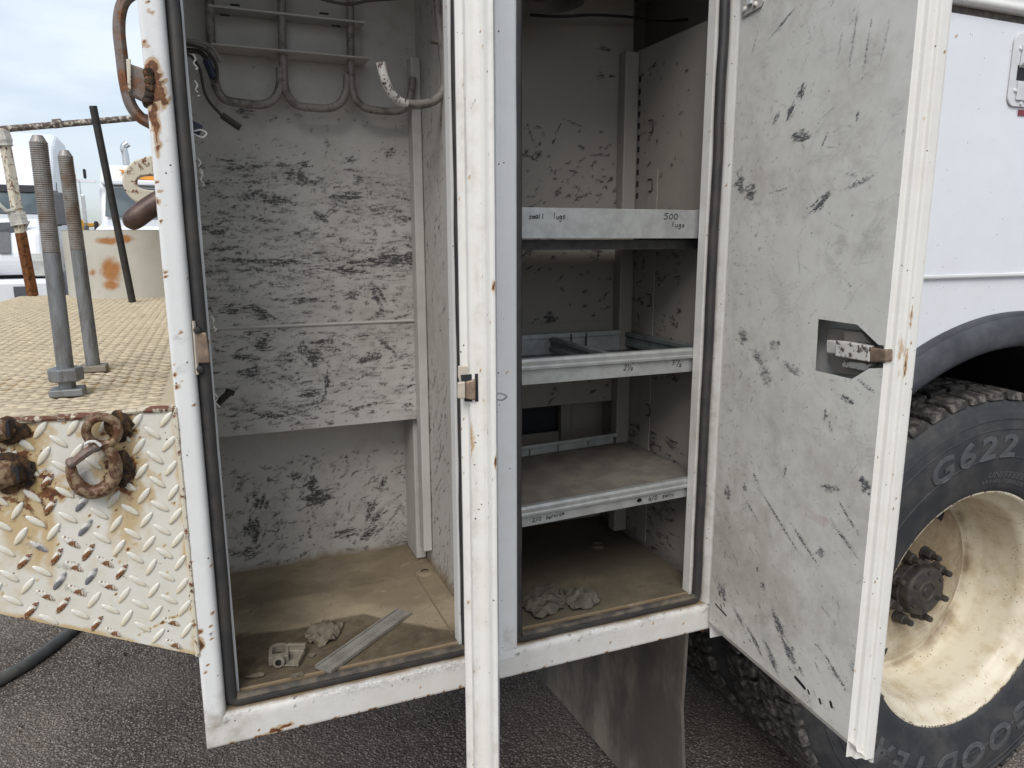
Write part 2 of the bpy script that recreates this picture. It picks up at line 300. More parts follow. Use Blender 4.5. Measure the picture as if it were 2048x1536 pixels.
class MB:
    def __init__(s): s.v = []; s.f = []
    def add(s, vs, fs):
        b = len(s.v); s.v += [tuple(float(c) for c in p) for p in vs]
        s.f += [tuple(i + b for i in q) for q in fs]; return s
    def box(s, x0, x1, y0, y1, z0, z1):
        vs = [(x, y, z) for z in (z0, z1) for y in (y0, y1) for x in (x0, x1)]
        return s.add(vs, [(0, 2, 3, 1), (4, 5, 7, 6), (0, 1, 5, 4), (2, 6, 7, 3), (0, 4, 6, 2), (1, 3, 7, 5)])
    def obox(s, c, ax, ay, az):          # centre and three half-axes
        c, ax, ay, az = [np.asarray(q, float) for q in (c, ax, ay, az)]
        vs = [c + i * ax + j * ay + k * az for k in (-1, 1) for j in (-1, 1) for i in (-1, 1)]
        return s.add(vs, [(0, 2, 3, 1), (4, 5, 7, 6), (0, 1, 5, 4), (2, 6, 7, 3), (0, 4, 6, 2), (1, 3, 7, 5)])
    def prism(s, poly, off):
        poly = [np.asarray(p, float) for p in poly]; off = np.asarray(off, float); k = len(poly)
        return s.add(poly + [p + off for p in poly],
                     [tuple(range(k))[::-1], tuple(range(k, 2 * k))] + [(i, (i + 1) % k, k + (i + 1) % k, k + i) for i in range(k)])
    def tube(s, path, r, seg=10, closed=False, flat=1.0, cap=True):
        P = [np.asarray(p, float) for p in path]; k = len(P)
        rs = r if isinstance(r, (list, tuple, np.ndarray)) else [r] * k
        up = None; vs = []
        for i in range(k):
            if closed: t = P[(i + 1) % k] - P[i - 1]
            else: t = P[min(i + 1, k - 1)] - P[max(i - 1, 0)]
            t = t / (np.linalg.norm(t) + 1e-12)
            if up is None:
                up = np.array([0, 0, 1.0]) if abs(t[2]) < 0.9 else np.array([0, 1.0, 0])
            a = up - t * up.dot(t); a /= (np.linalg.norm(a) + 1e-12); up = a; b = np.cross(t, a)
            for j in range(seg):
                w = 2 * math.pi * j / seg
                vs.append(P[i] + rs[i] * (math.cos(w) * a * flat + math.sin(w) * b))
        fs = []
        for i in range(k if closed else k - 1):
            for j in range(seg):
                A, B = i * seg, ((i + 1) % k) * seg
                fs.append((A + j, A + (j + 1) % seg, B + (j + 1) % seg, B + j))
        if cap and not closed:
            fs.append(tuple(range(seg))[::-1]); fs.append(tuple(range((k - 1) * seg, k * seg)))
        return s.add(vs, fs)
    def lathe(s, prof, o, axis, n=48, a0=0.0, a1=2 * math.pi, ref=None):   # prof: (radius, distance along axis)
        o = np.asarray(o, float); ax = np.asarray(axis, float); ax /= np.linalg.norm(ax)
        if ref is None: ref = np.array([1.0, 0, 0]) if abs(ax[0]) < 0.9 else np.array([0, 0, 1.0])
        e1 = ref - ax * ref.dot(ax); e1 /= np.linalg.norm(e1); e2 = np.cross(ax, e1)
        full = abs(a1 - a0 - 2 * math.pi) < 1e-6; m = n if full else n + 1; k = len(prof)
        vs = []
        for i in range(m):
            w = a0 + (a1 - a0) * i / n
            d = math.cos(w) * e1 + math.sin(w) * e2
            for (r, h) in prof: vs.append(o + d * r + ax * h)
        fs = []
        for i in range(n):
            A, B = i * k, ((i + 1) % m) * k
            for j in range(k - 1): fs.append((A + j, B + j, B + j + 1, A + j + 1))
        return s.add(vs, fs)
    def mesh(s, name):
        me = bpy.data.meshes.new(name); me.from_pydata(s.v, [], s.f); me.update(); return me
    def build(s, name, mat, parent=None, smooth=False, bevel=0.0, seg=2, fixn=True):
        me = s.mesh(name)
        if fixn:
            import bmesh
            bm = bmesh.new(); bm.from_mesh(me); bmesh.ops.recalc_face_normals(bm, faces=bm.faces); bm.to_mesh(me); bm.free()
        me.materials.append(MT[mat] if isinstance(mat, str) else mat)
        o = bpy.data.objects.new(name, me); link(o, parent)
        if smooth:
            me.polygons.foreach_set('use_smooth', [True] * len(me.polygons)); me.set_sharp_from_angle(angle=R(42))
        if bevel:
            b = o.modifiers.new('bevel', 'BEVEL'); b.width = bevel; b.segments = seg; b.limit_method = 'ANGLE'; b.angle_limit = R(35)
            b.harden_normals = False
        return o

def fast_mesh(name, V, Q, wear=None, smooth=True):
    me = bpy.data.meshes.new(name)
    me.vertices.add(len(V)); me.vertices.foreach_set('co', np.ascontiguousarray(V, dtype=np.float32).ravel())
    me.loops.add(Q.size); me.loops.foreach_set('vertex_index', np.ascontiguousarray(Q, dtype=np.int32).ravel())
    k = Q.shape[1]
    me.polygons.add(len(Q)); me.polygons.foreach_set('loop_start', np.arange(0, Q.size, k, dtype=np.int32))
    me.polygons.foreach_set('loop_total', np.full(len(Q), k, dtype=np.int32))
    me.update(calc_edges=True)
    if smooth: me.polygons.foreach_set('use_smooth', np.ones(len(Q), dtype=bool))
    if wear is not None:
        a = me.color_attributes.new('wear', 'FLOAT_COLOR', 'POINT')
        c = np.ones((len(V), 4), dtype=np.float32); c[:, :3] = np.clip(wear, 0, 1.6)
        a.data.foreach_set('color', c.ravel())
    me.validate()
    return me

def vnoise(u, v, scale, seed=0):
    g = np.random.default_rng(seed).random((64, 64))
    x, y = np.asarray(u) * scale + 100.0, np.asarray(v) * scale + 100.0
    xi, yi = np.floor(x).astype(int), np.floor(y).astype(int)
    fx, fy = x - xi, y - yi; fx = fx * fx * (3 - 2 * fx); fy = fy * fy * (3 - 2 * fy)
    a, b = g[yi % 64, xi % 64], g[yi % 64, (xi + 1) % 64]; c, d = g[(yi + 1) % 64, xi % 64], g[(yi + 1) % 64, (xi + 1) % 64]
    return (a * (1 - fx) + b * fx) * (1 - fy) + (c * (1 - fx) + d * fx) * fy
def fbm(u, v, scale, seed=0, oct=4):
    s = 0; a = 0.5
    for i in range(oct): s = s + a * vnoise(u, v, scale * 2 ** i, seed + i); a *= 0.5
    return s / (1 - 0.5 ** oct)

class Wear:
    """marks on a sheet: r dark scuffs, g dirt, b rust; (u, v) are metres along the sheet"""
    def __init__(s, u, v):
        s.u, s.v = u, v; s.U, s.V = np.meshgrid(u, v); s.a = np.zeros(s.U.shape + (3,)); s.k = 0
    def win(s, u0, v0, r):
        i0, i1 = np.searchsorted(s.u, [u0 - r, u0 + r]); j0, j1 = np.searchsorted(s.v, [v0 - r, v0 + r])
        return slice(j0, j1), slice(i0, i1)
    def stroke(s, u0, v0, ln, wd, ang=0.0, st=0.9, ch=0, curve=0.0):
        w = s.win(u0, v0, ln * 0.62 + wd * 2); U, V = s.U[w] - u0, s.V[w] - v0
        if U.size == 0: return
        ca, sa = math.cos(ang), math.sin(ang); t = (U * ca + V * sa) / (ln * 0.5); q = (-U * sa + V * ca)
        q = q / (wd * 0.5) - curve * (t * t - 0.4)
        s.k += 1
        fib = vnoise(t * 1.5, q * 4.5, 1.0, s.k); rag = vnoise(t * 7 + 9, q * 3, 1.0, s.k + 500)
        p = 0.85 - np.abs(t) ** 1.6 * 1.0 - np.abs(q) ** 1.6 * 0.7 + (fib - 0.5) * 1.5 + (rag - 0.5) * 0.8
        s.a[w][..., ch] = np.maximum(s.a[w][..., ch], np.clip(p * 1.5, 0, 1) * st)
    def blob(s, u0, v0, r, st=0.9, ch=0, sx=1.0, sy=1.0, rag=0.9, freq=3.0):
        w = s.win(u0, v0, r * max(sx, sy) * 1.7); U, V = (s.U[w] - u0) / (r * sx), (s.V[w] - v0) / (r * sy)
        if U.size == 0: return
        s.k += 1
        p = 1.0 - np.hypot(U, V) + (fbm(U + 7, V + 3, freq, s.k) - 0.5) * rag * 1.6
        s.a[w][..., ch] = np.maximum(s.a[w][..., ch], np.clip(p * 1.4, 0, 1) * st)
    def drip(s, u0, v0, ln, wd, st=0.7, ch=2):
        w = s.win(u0, v0 - ln / 2, ln * 0.6); U, V = s.U[w] - u0, (v0 - s.V[w]) / ln
        if U.size == 0: return
        s.k += 1
        q = (U + (vnoise(V * 5, V * 0, 1, s.k) - 0.5) * wd) / (wd * (0.5 + 0.3 * V))
        p = np.where((V > 0) & (V < 1), (1 - V * 0.85) * np.exp(-q * q), 0)
        s.a[w][..., ch] = np.maximum(s.a[w][..., ch], p * st)
    def field(s, fn, ch): s.a[..., ch] = np.maximum(s.a[..., ch], np.clip(fn(s.U, s.V), 0, 1.5))
    def scatter(s, cnt, box, ln, wd, ang=(0, 0.2), st=(0.5, 1.0), ch=0, seed=1):
        g = np.random.default_rng(seed)
        for _ in range(cnt):
            s.stroke(g.uniform(box[0], box[1]), g.uniform(box[2], box[3]), g.uniform(*ln) * g.uniform(0.4, 1.0), g.uniform(*wd),
                     g.normal(ang[0], ang[1]), g.uniform(*st), ch, g.normal(0, 0.8))

def sheet(name, P0, U, V, w, h, res, mat, parent, marks=None, warp=0.0006, holes=None, seed=3, thick=0.0, bend=None):
    P0, U, V = [np.asarray(a, float) for a in (P0, U, V)]; Nn = np.cross(U, V)
    nu, nv = max(2, int(w / res) + 1), max(2, int(h / res) + 1)
    u, v = np.linspace(0, w, nu), np.linspace(0, h, nv)
    W_ = Wear(u, v)
    if marks: marks(W_)
    UU, VV = W_.U.copy(), W_.V.copy()
    off = (fbm(UU, VV, 6.0, seed) - 0.5) * 2 * warp
    if bend is not None: off = off + bend(UU, VV)
    idx = np.arange(nu * nv).reshape(nv, nu)
    Q = np.stack([idx[:-1, :-1], idx[:-1, 1:], idx[1:, 1:], idx[1:, :-1]], -1).reshape(-1, 4)
    if holes:
        for poly in holes:
            poly = np.asarray(poly, float); k = len(poly)
            best = np.full(UU.shape, 9.0); bu, bv = UU.copy(), VV.copy()
            ins = np.zeros(UU.shape, bool)
            for i in range(k):
                a, b = poly[i], poly[(i + 1) % k]; d = b - a; l2 = d.dot(d)
                t = np.clip(((UU - a[0]) * d[0] + (VV - a[1]) * d[1]) / l2, 0, 1)
                qu, qv = a[0] + t * d[0], a[1] + t * d[1]; dist = np.hypot(UU - qu, VV - qv)
                m = dist < best; best[m] = dist[m]; bu[m] = qu[m]; bv[m] = qv[m]
                cond = ((a[1] > VV) != (b[1] > VV)) & (UU < (b[0] - a[0]) * (VV - a[1]) / (b[1] - a[1] + 1e-15) + a[0])
                ins ^= cond
            near = best < res * 0.72
            UU[near] = bu[near]; VV[near] = bv[near]
            inside = ins | near
            fl = inside.ravel(); keep = ~(fl[Q].all(axis=1) & ins.ravel()[Q].any(axis=1))
            Q = Q[keep]
    X = P0 + UU[..., None] * U + VV[..., None] * V + off[..., None] * Nn
    me = fast_mesh(name, X.reshape(-1, 3), Q, W_.a.reshape(-1, 3))
    me.materials.append(MT[mat]); o = bpy.data.objects.new(name, me); link(o, parent)
    if thick:
        sm = o.modifiers.new('solid', 'SOLIDIFY'); sm.thickness = thick; sm.offset = -1
    return o

def sweep(name, prof, path_dir, P0, length, res, mat, parent, marks=None, pres=0.004, warp=0.0004, seed=5):
    """a folded sheet: profile points (3D offsets) carried along path_dir"""
    prof = [np.asarray(p, float) for p in prof]; pts = [prof[0]]; s = [0.0]
    for a, b in zip(prof[:-1], prof[1:]):
        d = np.linalg.norm(b - a); k = max(1, int(round(d / pres)))
        for i in range(1, k + 1): pts.append(a + (b - a) * i / k); s.append(s[-1] + d / k)
    pts = np.array(pts); s = np.array(s); nl = max(2, int(length / res) + 1); u = np.linspace(0, length, nl)
    W_ = Wear(u, s)
    if marks: marks(W_)
    D = np.asarray(path_dir, float)
    X = np.asarray(P0, float) + pts[:, None, :] + W_.U[..., None] * D
    nrm = np.gradient(pts, axis=0); nrm = np.cross(D, nrm); nrm /= (np.linalg.norm(nrm, axis=1, keepdims=True) + 1e-9)
    X = X + (fbm(W_.U, W_.V, 9, seed)[..., None] - 0.5) * 2 * warp * nrm[:, None, :]
    nv, nu = W_.U.shape; idx = np.arange(nu * nv).reshape(nv, nu)
    Q = np.stack([idx[:-1, :-1], idx[:-1, 1:], idx[1:, 1:], idx[1:, :-1]], -1).reshape(-1, 4)
    me = fast_mesh(name, X.reshape(-1, 3), Q, W_.a.reshape(-1, 3))
    me.set_sharp_from_angle(angle=R(55))
    me.materials.append(MT[mat]); o = bpy.data.objects.new(name, me); return link(o, parent)

def arc(c, r, a0, a1, n, ax=0, ay=1):
    out_ = []
    for i in range(n + 1):
        w = R(a0 + (a1 - a0) * i / n); p = [0.0, 0.0, 0.0]; p[ax] = c[0] + r * math.cos(w); p[ay] = c[1] + r * math.sin(w); out_.append(p)
    return out_
def smooth_path(pts, n=6):
    P = [np.asarray(p, float) for p in pts]; P = [2 * P[0] - P[1]] + P + [2 * P[-1] - P[-2]]; o = []
    for i in range(1, len(P) - 2):
        for k in range(n):
            t = k / n
            o.append(0.5 * ((2 * P[i]) + (-P[i - 1] + P[i + 1]) * t + (2 * P[i - 1] - 5 * P[i] + 4 * P[i + 1] - P[i + 2]) * t * t + (-P[i - 1] + 3 * P[i] - 3 * P[i + 1] + P[i + 2]) * t ** 3))
    o.append(P[-2]); return o

X_, Y_, Z_ = np.eye(3)
# ------------------------------------------------------------------ ground
g = MB()
g.add([(-900, -900, GROUND), (900, -900, GROUND), (900, 900, GROUND), (-900, 900, GROUND)], [(0, 1, 2, 3)])
tag(g.build('ground', 'ground', fixn=False), 'dark gritty asphalt yard', None, None, 'structure')

# ================================================================== the service truck
truck = thing('service_truck', (0.5, 1.3, GROUND), 'white service truck body with two open tool compartments and rear work deck', 'truck')
ZB, ZT = 0.663, 2.10                       # cabinet bottom and top
FLOOR = 0.735
L0, L1, R0, R1 = -0.008, 0.364, 0.486, 0.861   # openings
OZ0, OZ1 = 0.736, 1.985
WALL_L, WALL_M0, WALL_M1, WALL_R = -0.045, 0.410, 0.420, 0.908
BACK, BACK_LOW = 0.382, 0.490

# outer shell
m = MB()
m.box(-0.0605, -0.047, 0.034, 2.44, 0.668, ZT - .002)            # rear end wall
m.box(-0.046, 0.958, 0.0345, 0.62, 0.668, 0.722)                  # floor pan
m.box(-0.046, 2.60, 0.0345, 0.62, 2.035, ZT - .004)              # roof
m.box(-0.046, 1.031, 0.515, 0.535, 0.723, 2.034)                  # back skin
m.box(0.411, 0.419, 0.046, 0.514, 0.724, 2.033)                  # partition core
m.box(0.925, 0.94, 0.046, 0.514, 0.724, 1.86); m.box(1.02, 1.03, 0.046, 0.514, 0.724, 2.033)  # far box added to block sky showing over the shelf wall
m.build('cabinet_shell', 'inner_shade', truck)

def frame_marks(rust=True, seed=1, top=False):
    def f(w):
        g = np.random.default_rng(seed)
        for _ in range(26): w.blob(g.uniform(0, w.u[-1]), g.uniform(0.002, w.v[-1]), g.uniform(.0012, .003), .9, 2, rag=.6)
    return f
# left stile: (x, y) profile carried upwards
def stile_marks(w):
    frame_marks(seed=4)(w)
    L = w.u[-1]; off = 0.70
    def z(v): return v - off
    # rust scab round the welded bracket, streaks below
    c = z(1.655); VO = .031
    w.blob(c, VO + .004, .030, 1.3, 2, sx=1.15, sy=.62, rag=.8); w.blob(c - .012, VO + .014, .026, 1.3, 2, sx=.85, sy=.62, rag=.9); w.blob(c - .040, VO + .006, .014, 1.2, 2, sx=1.6, sy=.6)
    w.blob(c + .046, VO + .004, .006, .8, 2); w.blob(c - .07, VO + .008, .012, .8, 2, sx=2.6, sy=.35)
    w.field(lambda U, V: .30 * np.exp(-((U - c + .02) / .10) ** 2) * np.exp(-((V - VO) / .03) ** 2), 1)
    for _ in range(40):
        w.blob(rng.uniform(0, L), VO + rng.choice([rng.uniform(-.002, .005), rng.uniform(0, .03)]), rng.uniform(.0012, .0035), 1.0, 2, rag=.8)
    w.blob(z(.845), VO + .003, .010, 1.2, 2, sx=1.6, sy=.7); w.blob(z(.865), VO + .002, .007, 1.2, 2); w.stroke(z(.80), VO + .008, .03, .002, .35, 1.0, 2)
    w.stroke(z(.86), VO + .02, .012, .004, .6, .9, 0); w.blob(z(1.315), VO + .012, .010, .22, 0); w.blob(z(1.27), VO + .013, .010, .22, 0)
    for q, vv in ((1.262, .004), (1.40, .004), (1.245, .006), (1.50, .003), (1.475, .005)): w.blob(z(q), VO + vv - .002, .004, 1.0, 2)
    w.stroke(z(1.60), VO + .022, .05, .003, .05, .8, 0)
    w.field(lambda U, V: .5 * np.exp(-(U / .06) ** 2) + .35 * np.exp(-((U - .05) / .12) ** 2) * (V < .02), 1)
prof = [(-.0615, .032, 0), (-.0615, .004, 0), (-.0602, .001, 0), (-.058, 0, 0), (-.041, 0, 0), (-.036, .0012, 0), (-.0325, .004, 0), (-.0305, .008, 0), (-.0295, .014, 0), (-.0285, .029, 0), (-.0175, .029, 0), (L0, .0285, 0), (L0, .050, 0)]
sweep('frame_stile', prof, Z_, (0, -.0012, .700), ZT - .700, .003, 'white', truck, stile_marks)
def rail_marks(w):
    L = w.u[-1]
    fl = lambda U, V: .55 * np.exp(-((V - .012) / .014) ** 2) * (.4 + .8 * fbm(U, V, 7, 3)) + .45 * np.exp(-(U / .10) ** 2) * (.5 + fbm(U, V, 9, 8) * .6)
    w.field(fl, 1)
    w.field(lambda U, V: (.45 + .9 * fbm(U, V * 2, 14, 4)) * np.exp(-((V - .096) / .013) ** 2), 1)
    w.field(lambda U, V: 1.1 * np.clip(fbm(U * .8, V * 3, 10, 6) - .30, 0, 1) * np.exp(-((V - .078) / .010) ** 2), 0)
    for i in range(90):
        w.stroke(rng.uniform(0, L), rng.uniform(.070, .088), rng.uniform(.003, .02), rng.uniform(.001, .003), rng.normal(0, .3), rng.uniform(.5, 1), 0)
    w.field(lambda U, V: 1.1 * np.clip((V - .112) / .006, 0, 1) * (.5 + fbm(U, V, 20, 44)), 1)
    w.blob(.115, .040, .012, 1.2, 2, sx=1.6, sy=.35); w.blob(.10, .034, .007, 1.2, 2, sx=1.7, sy=.5); w.blob(.083, .029, .010, 1.1, 2, sx=1.2, sy=.35); w.blob(.076, .022, .004, 1.2, 2)
    for i in range(45): w.blob(rng.uniform(0, L), .029 + rng.uniform(0, .004), rng.uniform(.001, .004), 1.1, 2, sx=1.6)
    for i in range(22): w.blob(rng.uniform(0, L), rng.uniform(.03, .09), rng.uniform(.001, .002), .9, 2)
prof = [(0, .030, ZB), (0, .0015, ZB), (0, 0, ZB + .0015), (0, -.0006, .700), (0, 0, .709), (0, .002, .7135), (0, .006, .7165), (0, .029, .7175), (0, .029, .7285), (0, .0285, OZ0), (0, .0335, OZ0 + .0004), (0, .0345, OZ0 - .004)]
sweep('bottom_rail', prof, X_, (-.0615, 0, 0), 1.03, .003, 'ledge', truck, rail_marks)
def post_marks(w):
    frame_marks(seed=9)(w)
    w.field(lambda U, V: .35 * np.exp(-((U - .02) / .05) ** 2), 1)
prof = [(L1, .050, 0), (L1, .0285, 0), (.3735, .029, 0), (.384, .029, 0), (.3855, .012, 0), (.388, .004, 0), (.393, 0, 0), (.460, 0, 0), (.4655, .0015, 0), (.4685, .005, 0), (.470, .010, 0), (.471, .029, 0), (.478, .029, 0), (R0, .0285, 0), (R0, .050, 0)]
sweep('centre_post', prof, Z_, (0, -.0010, .7175), ZT - .7175, .004, 'white', truck, post_marks)
sweep('centre_post', [(.3925, 0, 0), (.4600, 0, 0)], Z_, (0, -.0018, .702), .016, .004, 'white', truck)
prof = [(R1, .050, 0), (R1, .0285, 0), (.874, .029, 0), (.8845, .029, 0), (.886, .016, 0), (.888, .010, 0), (.8895, .004, 0), (.893, .0005, 0), (.899, 0, 0), (.968, 0, 0)]
def rst_marks(w):
    frame_marks(seed=12)(w)
    w.field(lambda U, V: (.55 * fbm(U, V, 5, 3) + .25) * np.exp(-((V - .045) / .03) ** 2) * np.clip(1.2 - U, .3, 1), 1)
sweep('frame_stile', prof, Z_, (0, -.0010, .7175), ZT - .7175, .004, 'ledge', truck, rst_marks)
prof = [(0, .050, OZ1), (0, .0285, OZ1), (0, .029, OZ1 + .018), (0, .004, OZ1 + .021), (0, 0, OZ1 + .026), (0, 0, ZT)]
sweep('top_header', prof, X_, (-.060, .0, 0), 1.028, .02, 'white', truck)

# rubber seals
def seal(name, x0, x1, parent):
    for k, (off, y, r, flat, mt) in enumerate(((.0122, .0190, .0096, 1.0, 'seal'), (.0228, .0250, .0042, 1.0, 'seal'))):
        a, b, c, d = x0 - off, x1 + off, OZ0 - off * .82, OZ1 + off; rr = .010 + .006 * k; path = []
        for (cx, cz, s0) in ((b - rr, d - rr, 0), (a + rr, d - rr, 90), (a + rr, c + rr, 180), (b - rr, c + rr, 270)):
            for i in range(6):
                w = R(s0 + 90 * i / 5); path.append((cx + rr * math.cos(w), y, cz + rr * math.sin(w)))
        full = []
        for i in range(len(path)):
            p, q = np.array(path[i]), np.array(path[(i + 1) % len(path)]); nn = max(1, int(np.linalg.norm(q - p) / .03))
            for j in range(nn): full.append(p + (q - p) * j / nn)
        full = [p + np.array([(vnoise(p[2] * 3, p[0] * 3, 5, 3) - .5) * .0022, 0, (vnoise(p[0] * 3, p[2], 7, 4) - .5) * .0016]) for p in full]
        MB().tube(full, r, 10, closed=True).build(name, mt, parent, smooth=True)
seal('door_seal', L0, L1, truck)
seal('door_seal', R0, R1, truck)
# dust lying on the lower run of each seal
for x0, x1 in ((L0, L1), (R0, R1)):
    MB().tube([(x, .0155, OZ0 + .0005 - .0035) for x in np.linspace(x0 - .004, x1 + .004, 40)], .0068, 8, flat=.9).build('seal_dust', 'seal_dust', truck, smooth=True)

# striker plate and its bracket in the seal of the rear compartment
m = MB(); a = PY((387, 642), .004); b = PY((395, 749), .004)
m.tube([a, b], .0022, 4); st = m.build('striker_plate', 'latch_tan', truck)
c = PY((404, 695), .012)
m = MB().obox(c, (.0085, 0, 0), (0, .008, 0), (-.001, 0, .022)); m.build('striker_block', 'latch_worn', truck, bevel=.002)
for p in ((394, 660), (400, 738)):
    c = PY(p, .006); MB().lathe([(0, -.006), (.0045, -.005), (.006, 0), (.006, .008)], c, Y_, 12).build('striker_bolt', 'steel_dark', truck, smooth=True)

# ---------------------------------------------------------------- rear compartment interior
def back_marks(w):                          # u = x - WALL_L, v = z - 1.07
    def uv(p): q = PY(p, BACK); return q[0] - WALL_L, q[2] - 1.07
    w.scatter(60, (.03, .45, .18, .52), (.06, .20), (.012, .030), (0.0, .12), (.10, .30), 0, 10)
    w.scatter(420, (.02, .45, .19, .52), (.012, .10), (.002, .010), (0.0, .16), (.15, 1.0), 0, 11)
    w.scatter(420, (.02, .45, .28, .50), (.01, .045), (.002, .006), (0.0, .25), (.3, .9), 0, 12)
    w.scatter(40, (.03, .45, .01, .20), (.05, .16), (.010, .025), (0.0, .15), (.10, .28), 0, 9)
    w.scatter(330, (.03, .45, .01, .20), (.012, .06), (.002, .007), (-.02, .2), (.4, 1.0), 0, 13)
    w.scatter(60, (.03, .45, .50, .66), (.006, .03), (.002, .005), (0.1, .5), (.25, .7), 0, 14)
    for _ in range(900):
        w.stroke(rng.uniform(.02, .45), rng.uniform(0, .56) if rng.random() < .9 else rng.uniform(.5, .8), rng.uniform(.002, .010), rng.uniform(.001, .003), rng.normal(0, .5), rng.uniform(.4, 1))
    hand = [((590, 350), .05, .014, .0, .9), ((610, 330), .03, .010, .2, .9), ((780, 520), .16, .014, .06, 1.0), ((700, 395), .075, .012, -.02, .95), ((690, 540), .09, .010, -.12, .9),
            ((560, 525), .12, .012, -.05, .85), ((520, 440), .05, .008, -.3, .8), ((500, 390), .045, .010, .3, .8), ((550, 400), .06, .010, -.2, .85), ((450, 320), .05, .004, -.1, .9), ((640, 435), .03, .014, -.5, .8),
            ((755, 590), .05, .016, -1.1, .95), ((762, 625), .022, .012, -.6, .9), ((525, 628), .055, .012, -.7, .95), ((465, 620), .06, .008, 0, .8), ((705, 590), .035, .010, .3, .9), ((610, 600), .08, .004, -.05, .8),
            ((650, 685), .05, .010, .06, 1.0), ((740, 715), .045, .014, .3, .95), ((525, 690), .035, .016, -.3, .95), ((495, 715), .05, .008, -.1, .9), ((500, 745), .045, .014, 0, .9), ((570, 715), .045, .010, 0, .9),
            ((625, 715), .075, .022, -.85, .9), ((655, 765), .040, .012, 1.45, 1.0), ((640, 800), .045, .008, .95, 1.0), ((615, 785), .05, .012, 0, .85), ((535, 830), .06, .010, -.2, .95), ((480, 715), .03, .006, -.2, .9),
            ((770, 690), .05, .006, -.75, .9), ((740, 810), .10, .005, .18, .85), ((600, 815), .08, .016, .05, .6), ((470, 335), .07, .008, .03, .7), ((560, 330), .05, .008, -.1, .7), ((700, 320), .03, .008, .2, .7), ((780, 305), .02, .012, .5, .8),
            ((490, 225), .03, .010, 0, .6), ((550, 235), .012, .006, 0, .6), ((595, 230), .02, .008, 0, .3), ((655, 285), .012, .012, 0, .5), ((820, 510), .06, .010, .2, .9), ((470, 520), .07, .006, 0, .8), ((440, 465), .05, .006, .02, .8)]
    for p, ln, wd, an, st in hand:
        u, v = uv(p); w.stroke(u, v, ln * 1.25, wd * 1.5, an, st * 1.25)
    w.field(lambda U, V: .30 * np.clip(fbm(U, V * 2.5, 11, 31) - .45, 0, 1) * 3 * np.exp(-((V - .38) / .14) ** 2), 0)
    w.field(lambda U, V: .5 * np.clip(1 - V / .03, 0, 1) * fbm(U, V, 20, 5), 1)
    w.field(lambda U, V: .42 * fbm(U, V, 5, 8) * np.clip((U - .30) / .15, 0, 1), 1)
sheet('back_panel', (WALL_L, BACK, 1.07), X_, Z_, WALL_M0 - WALL_L - .0005, .97, .0026, 'inner', truck, back_marks, .0014)
MB().box(WALL_L, .4085, BACK + .001, BACK_LOW + .003, 1.0705, 1.0735).build('panel_fold', 'inner', truck)
# pressed seam across the back panel
q = PY((415, 658), BACK)[2]
MB().tube([(WALL_L + .003, BACK - .0005, q), (.405, BACK - .0005, q - .001)], .0034, 8).build('pressed_seam', 'inner', truck, smooth=True)
def low_marks(w):
    def uv(p): q = PY(p, BACK_LOW); return q[0] - WALL_L, q[2] - .73
    for p, ln, wd, an, st in [((515, 1000), .05, .03, 1.2, .8), ((510, 1050), .06, .03, 1.4, .85), ((500, 1100), .05, .02, .3, .8), ((620, 960), .03, .03, .3, 1.0), ((640, 985), .06, .03, .2, .95), ((590, 945), .02, .02, 1.2, .8),
                              ((740, 1010), .06, .012, 1.2, .9), ((765, 960), .035, .012, 1.2, .95), ((750, 1030), .06, .010, .9, .9), ((690, 1060), .06, .020, .1, .8), ((480, 965), .03, .008, 1.0, .9), ((555, 1040), .03, .012, .4, .6), ((740, 1060), .04, .02, .6, .9), ((790, 1020), .05, .006, .9, .7)]:
        u, v = uv(p); w.stroke(u, v, ln * 1.2, wd * 1.3, an, st * 1.25)
    w.scatter(30, (.03, .45, .02, .24), (.04, .12), (.012, .03), (.4, .6), (.10, .28), 0, 20)
    w.scatter(320, (.03, .45, .02, .26), (.008, .045), (.002, .008), (.5, .6), (.4, 1), 0, 21)
    for _ in range(200): w.stroke(rng.uniform(.02, .45), rng.uniform(0, .28), rng.uniform(.002, .009), rng.uniform(.001, .004), rng.uniform(0, 3), rng.uniform(.4, 1))
    w.field(lambda U, V: 1.0 * np.clip(1 - V / (.012 + .05 * fbm(U, V * 0, 8, 4)), 0, 1), 1)
    w.field(lambda U, V: .9 * np.clip(1 - V / .07, 0, 1) * np.clip((U - .36) / .09, 0, 1) * 1.3, 0)
sheet('lower_back_panel', (WALL_L, BACK_LOW, .722), X_, Z_, WALL_M0 - WALL_L - .0005, .36, .0028, 'inner', truck, low_marks, .001)
def wallL_marks(w):                         # u = -(y) direction: starts at back
    w.scatter(420, (.0, .45, .03, 1.2), (.01, .08), (.0015, .006), (1.1, .45), (.3, 1.2), 0, 41)
    w.scatter(200, (.0, .45, .0, .45), (.02, .12), (.002, .006), (.9, .3), (.4, 1), 0, 42)
    w.field(lambda U, V: 1.0 * np.clip(1 - V / (.02 + .07 * fbm(U, V * 0, 8, 4)), 0, 1), 1)
    w.field(lambda U, V: .35 * fbm(U, V, 6, 2), 1)
sheet('partition_wall', (WALL_M0, .50, .722), -Y_, Z_, .454, 1.31, .0035, 'inner', truck, wallL_marks, .001)
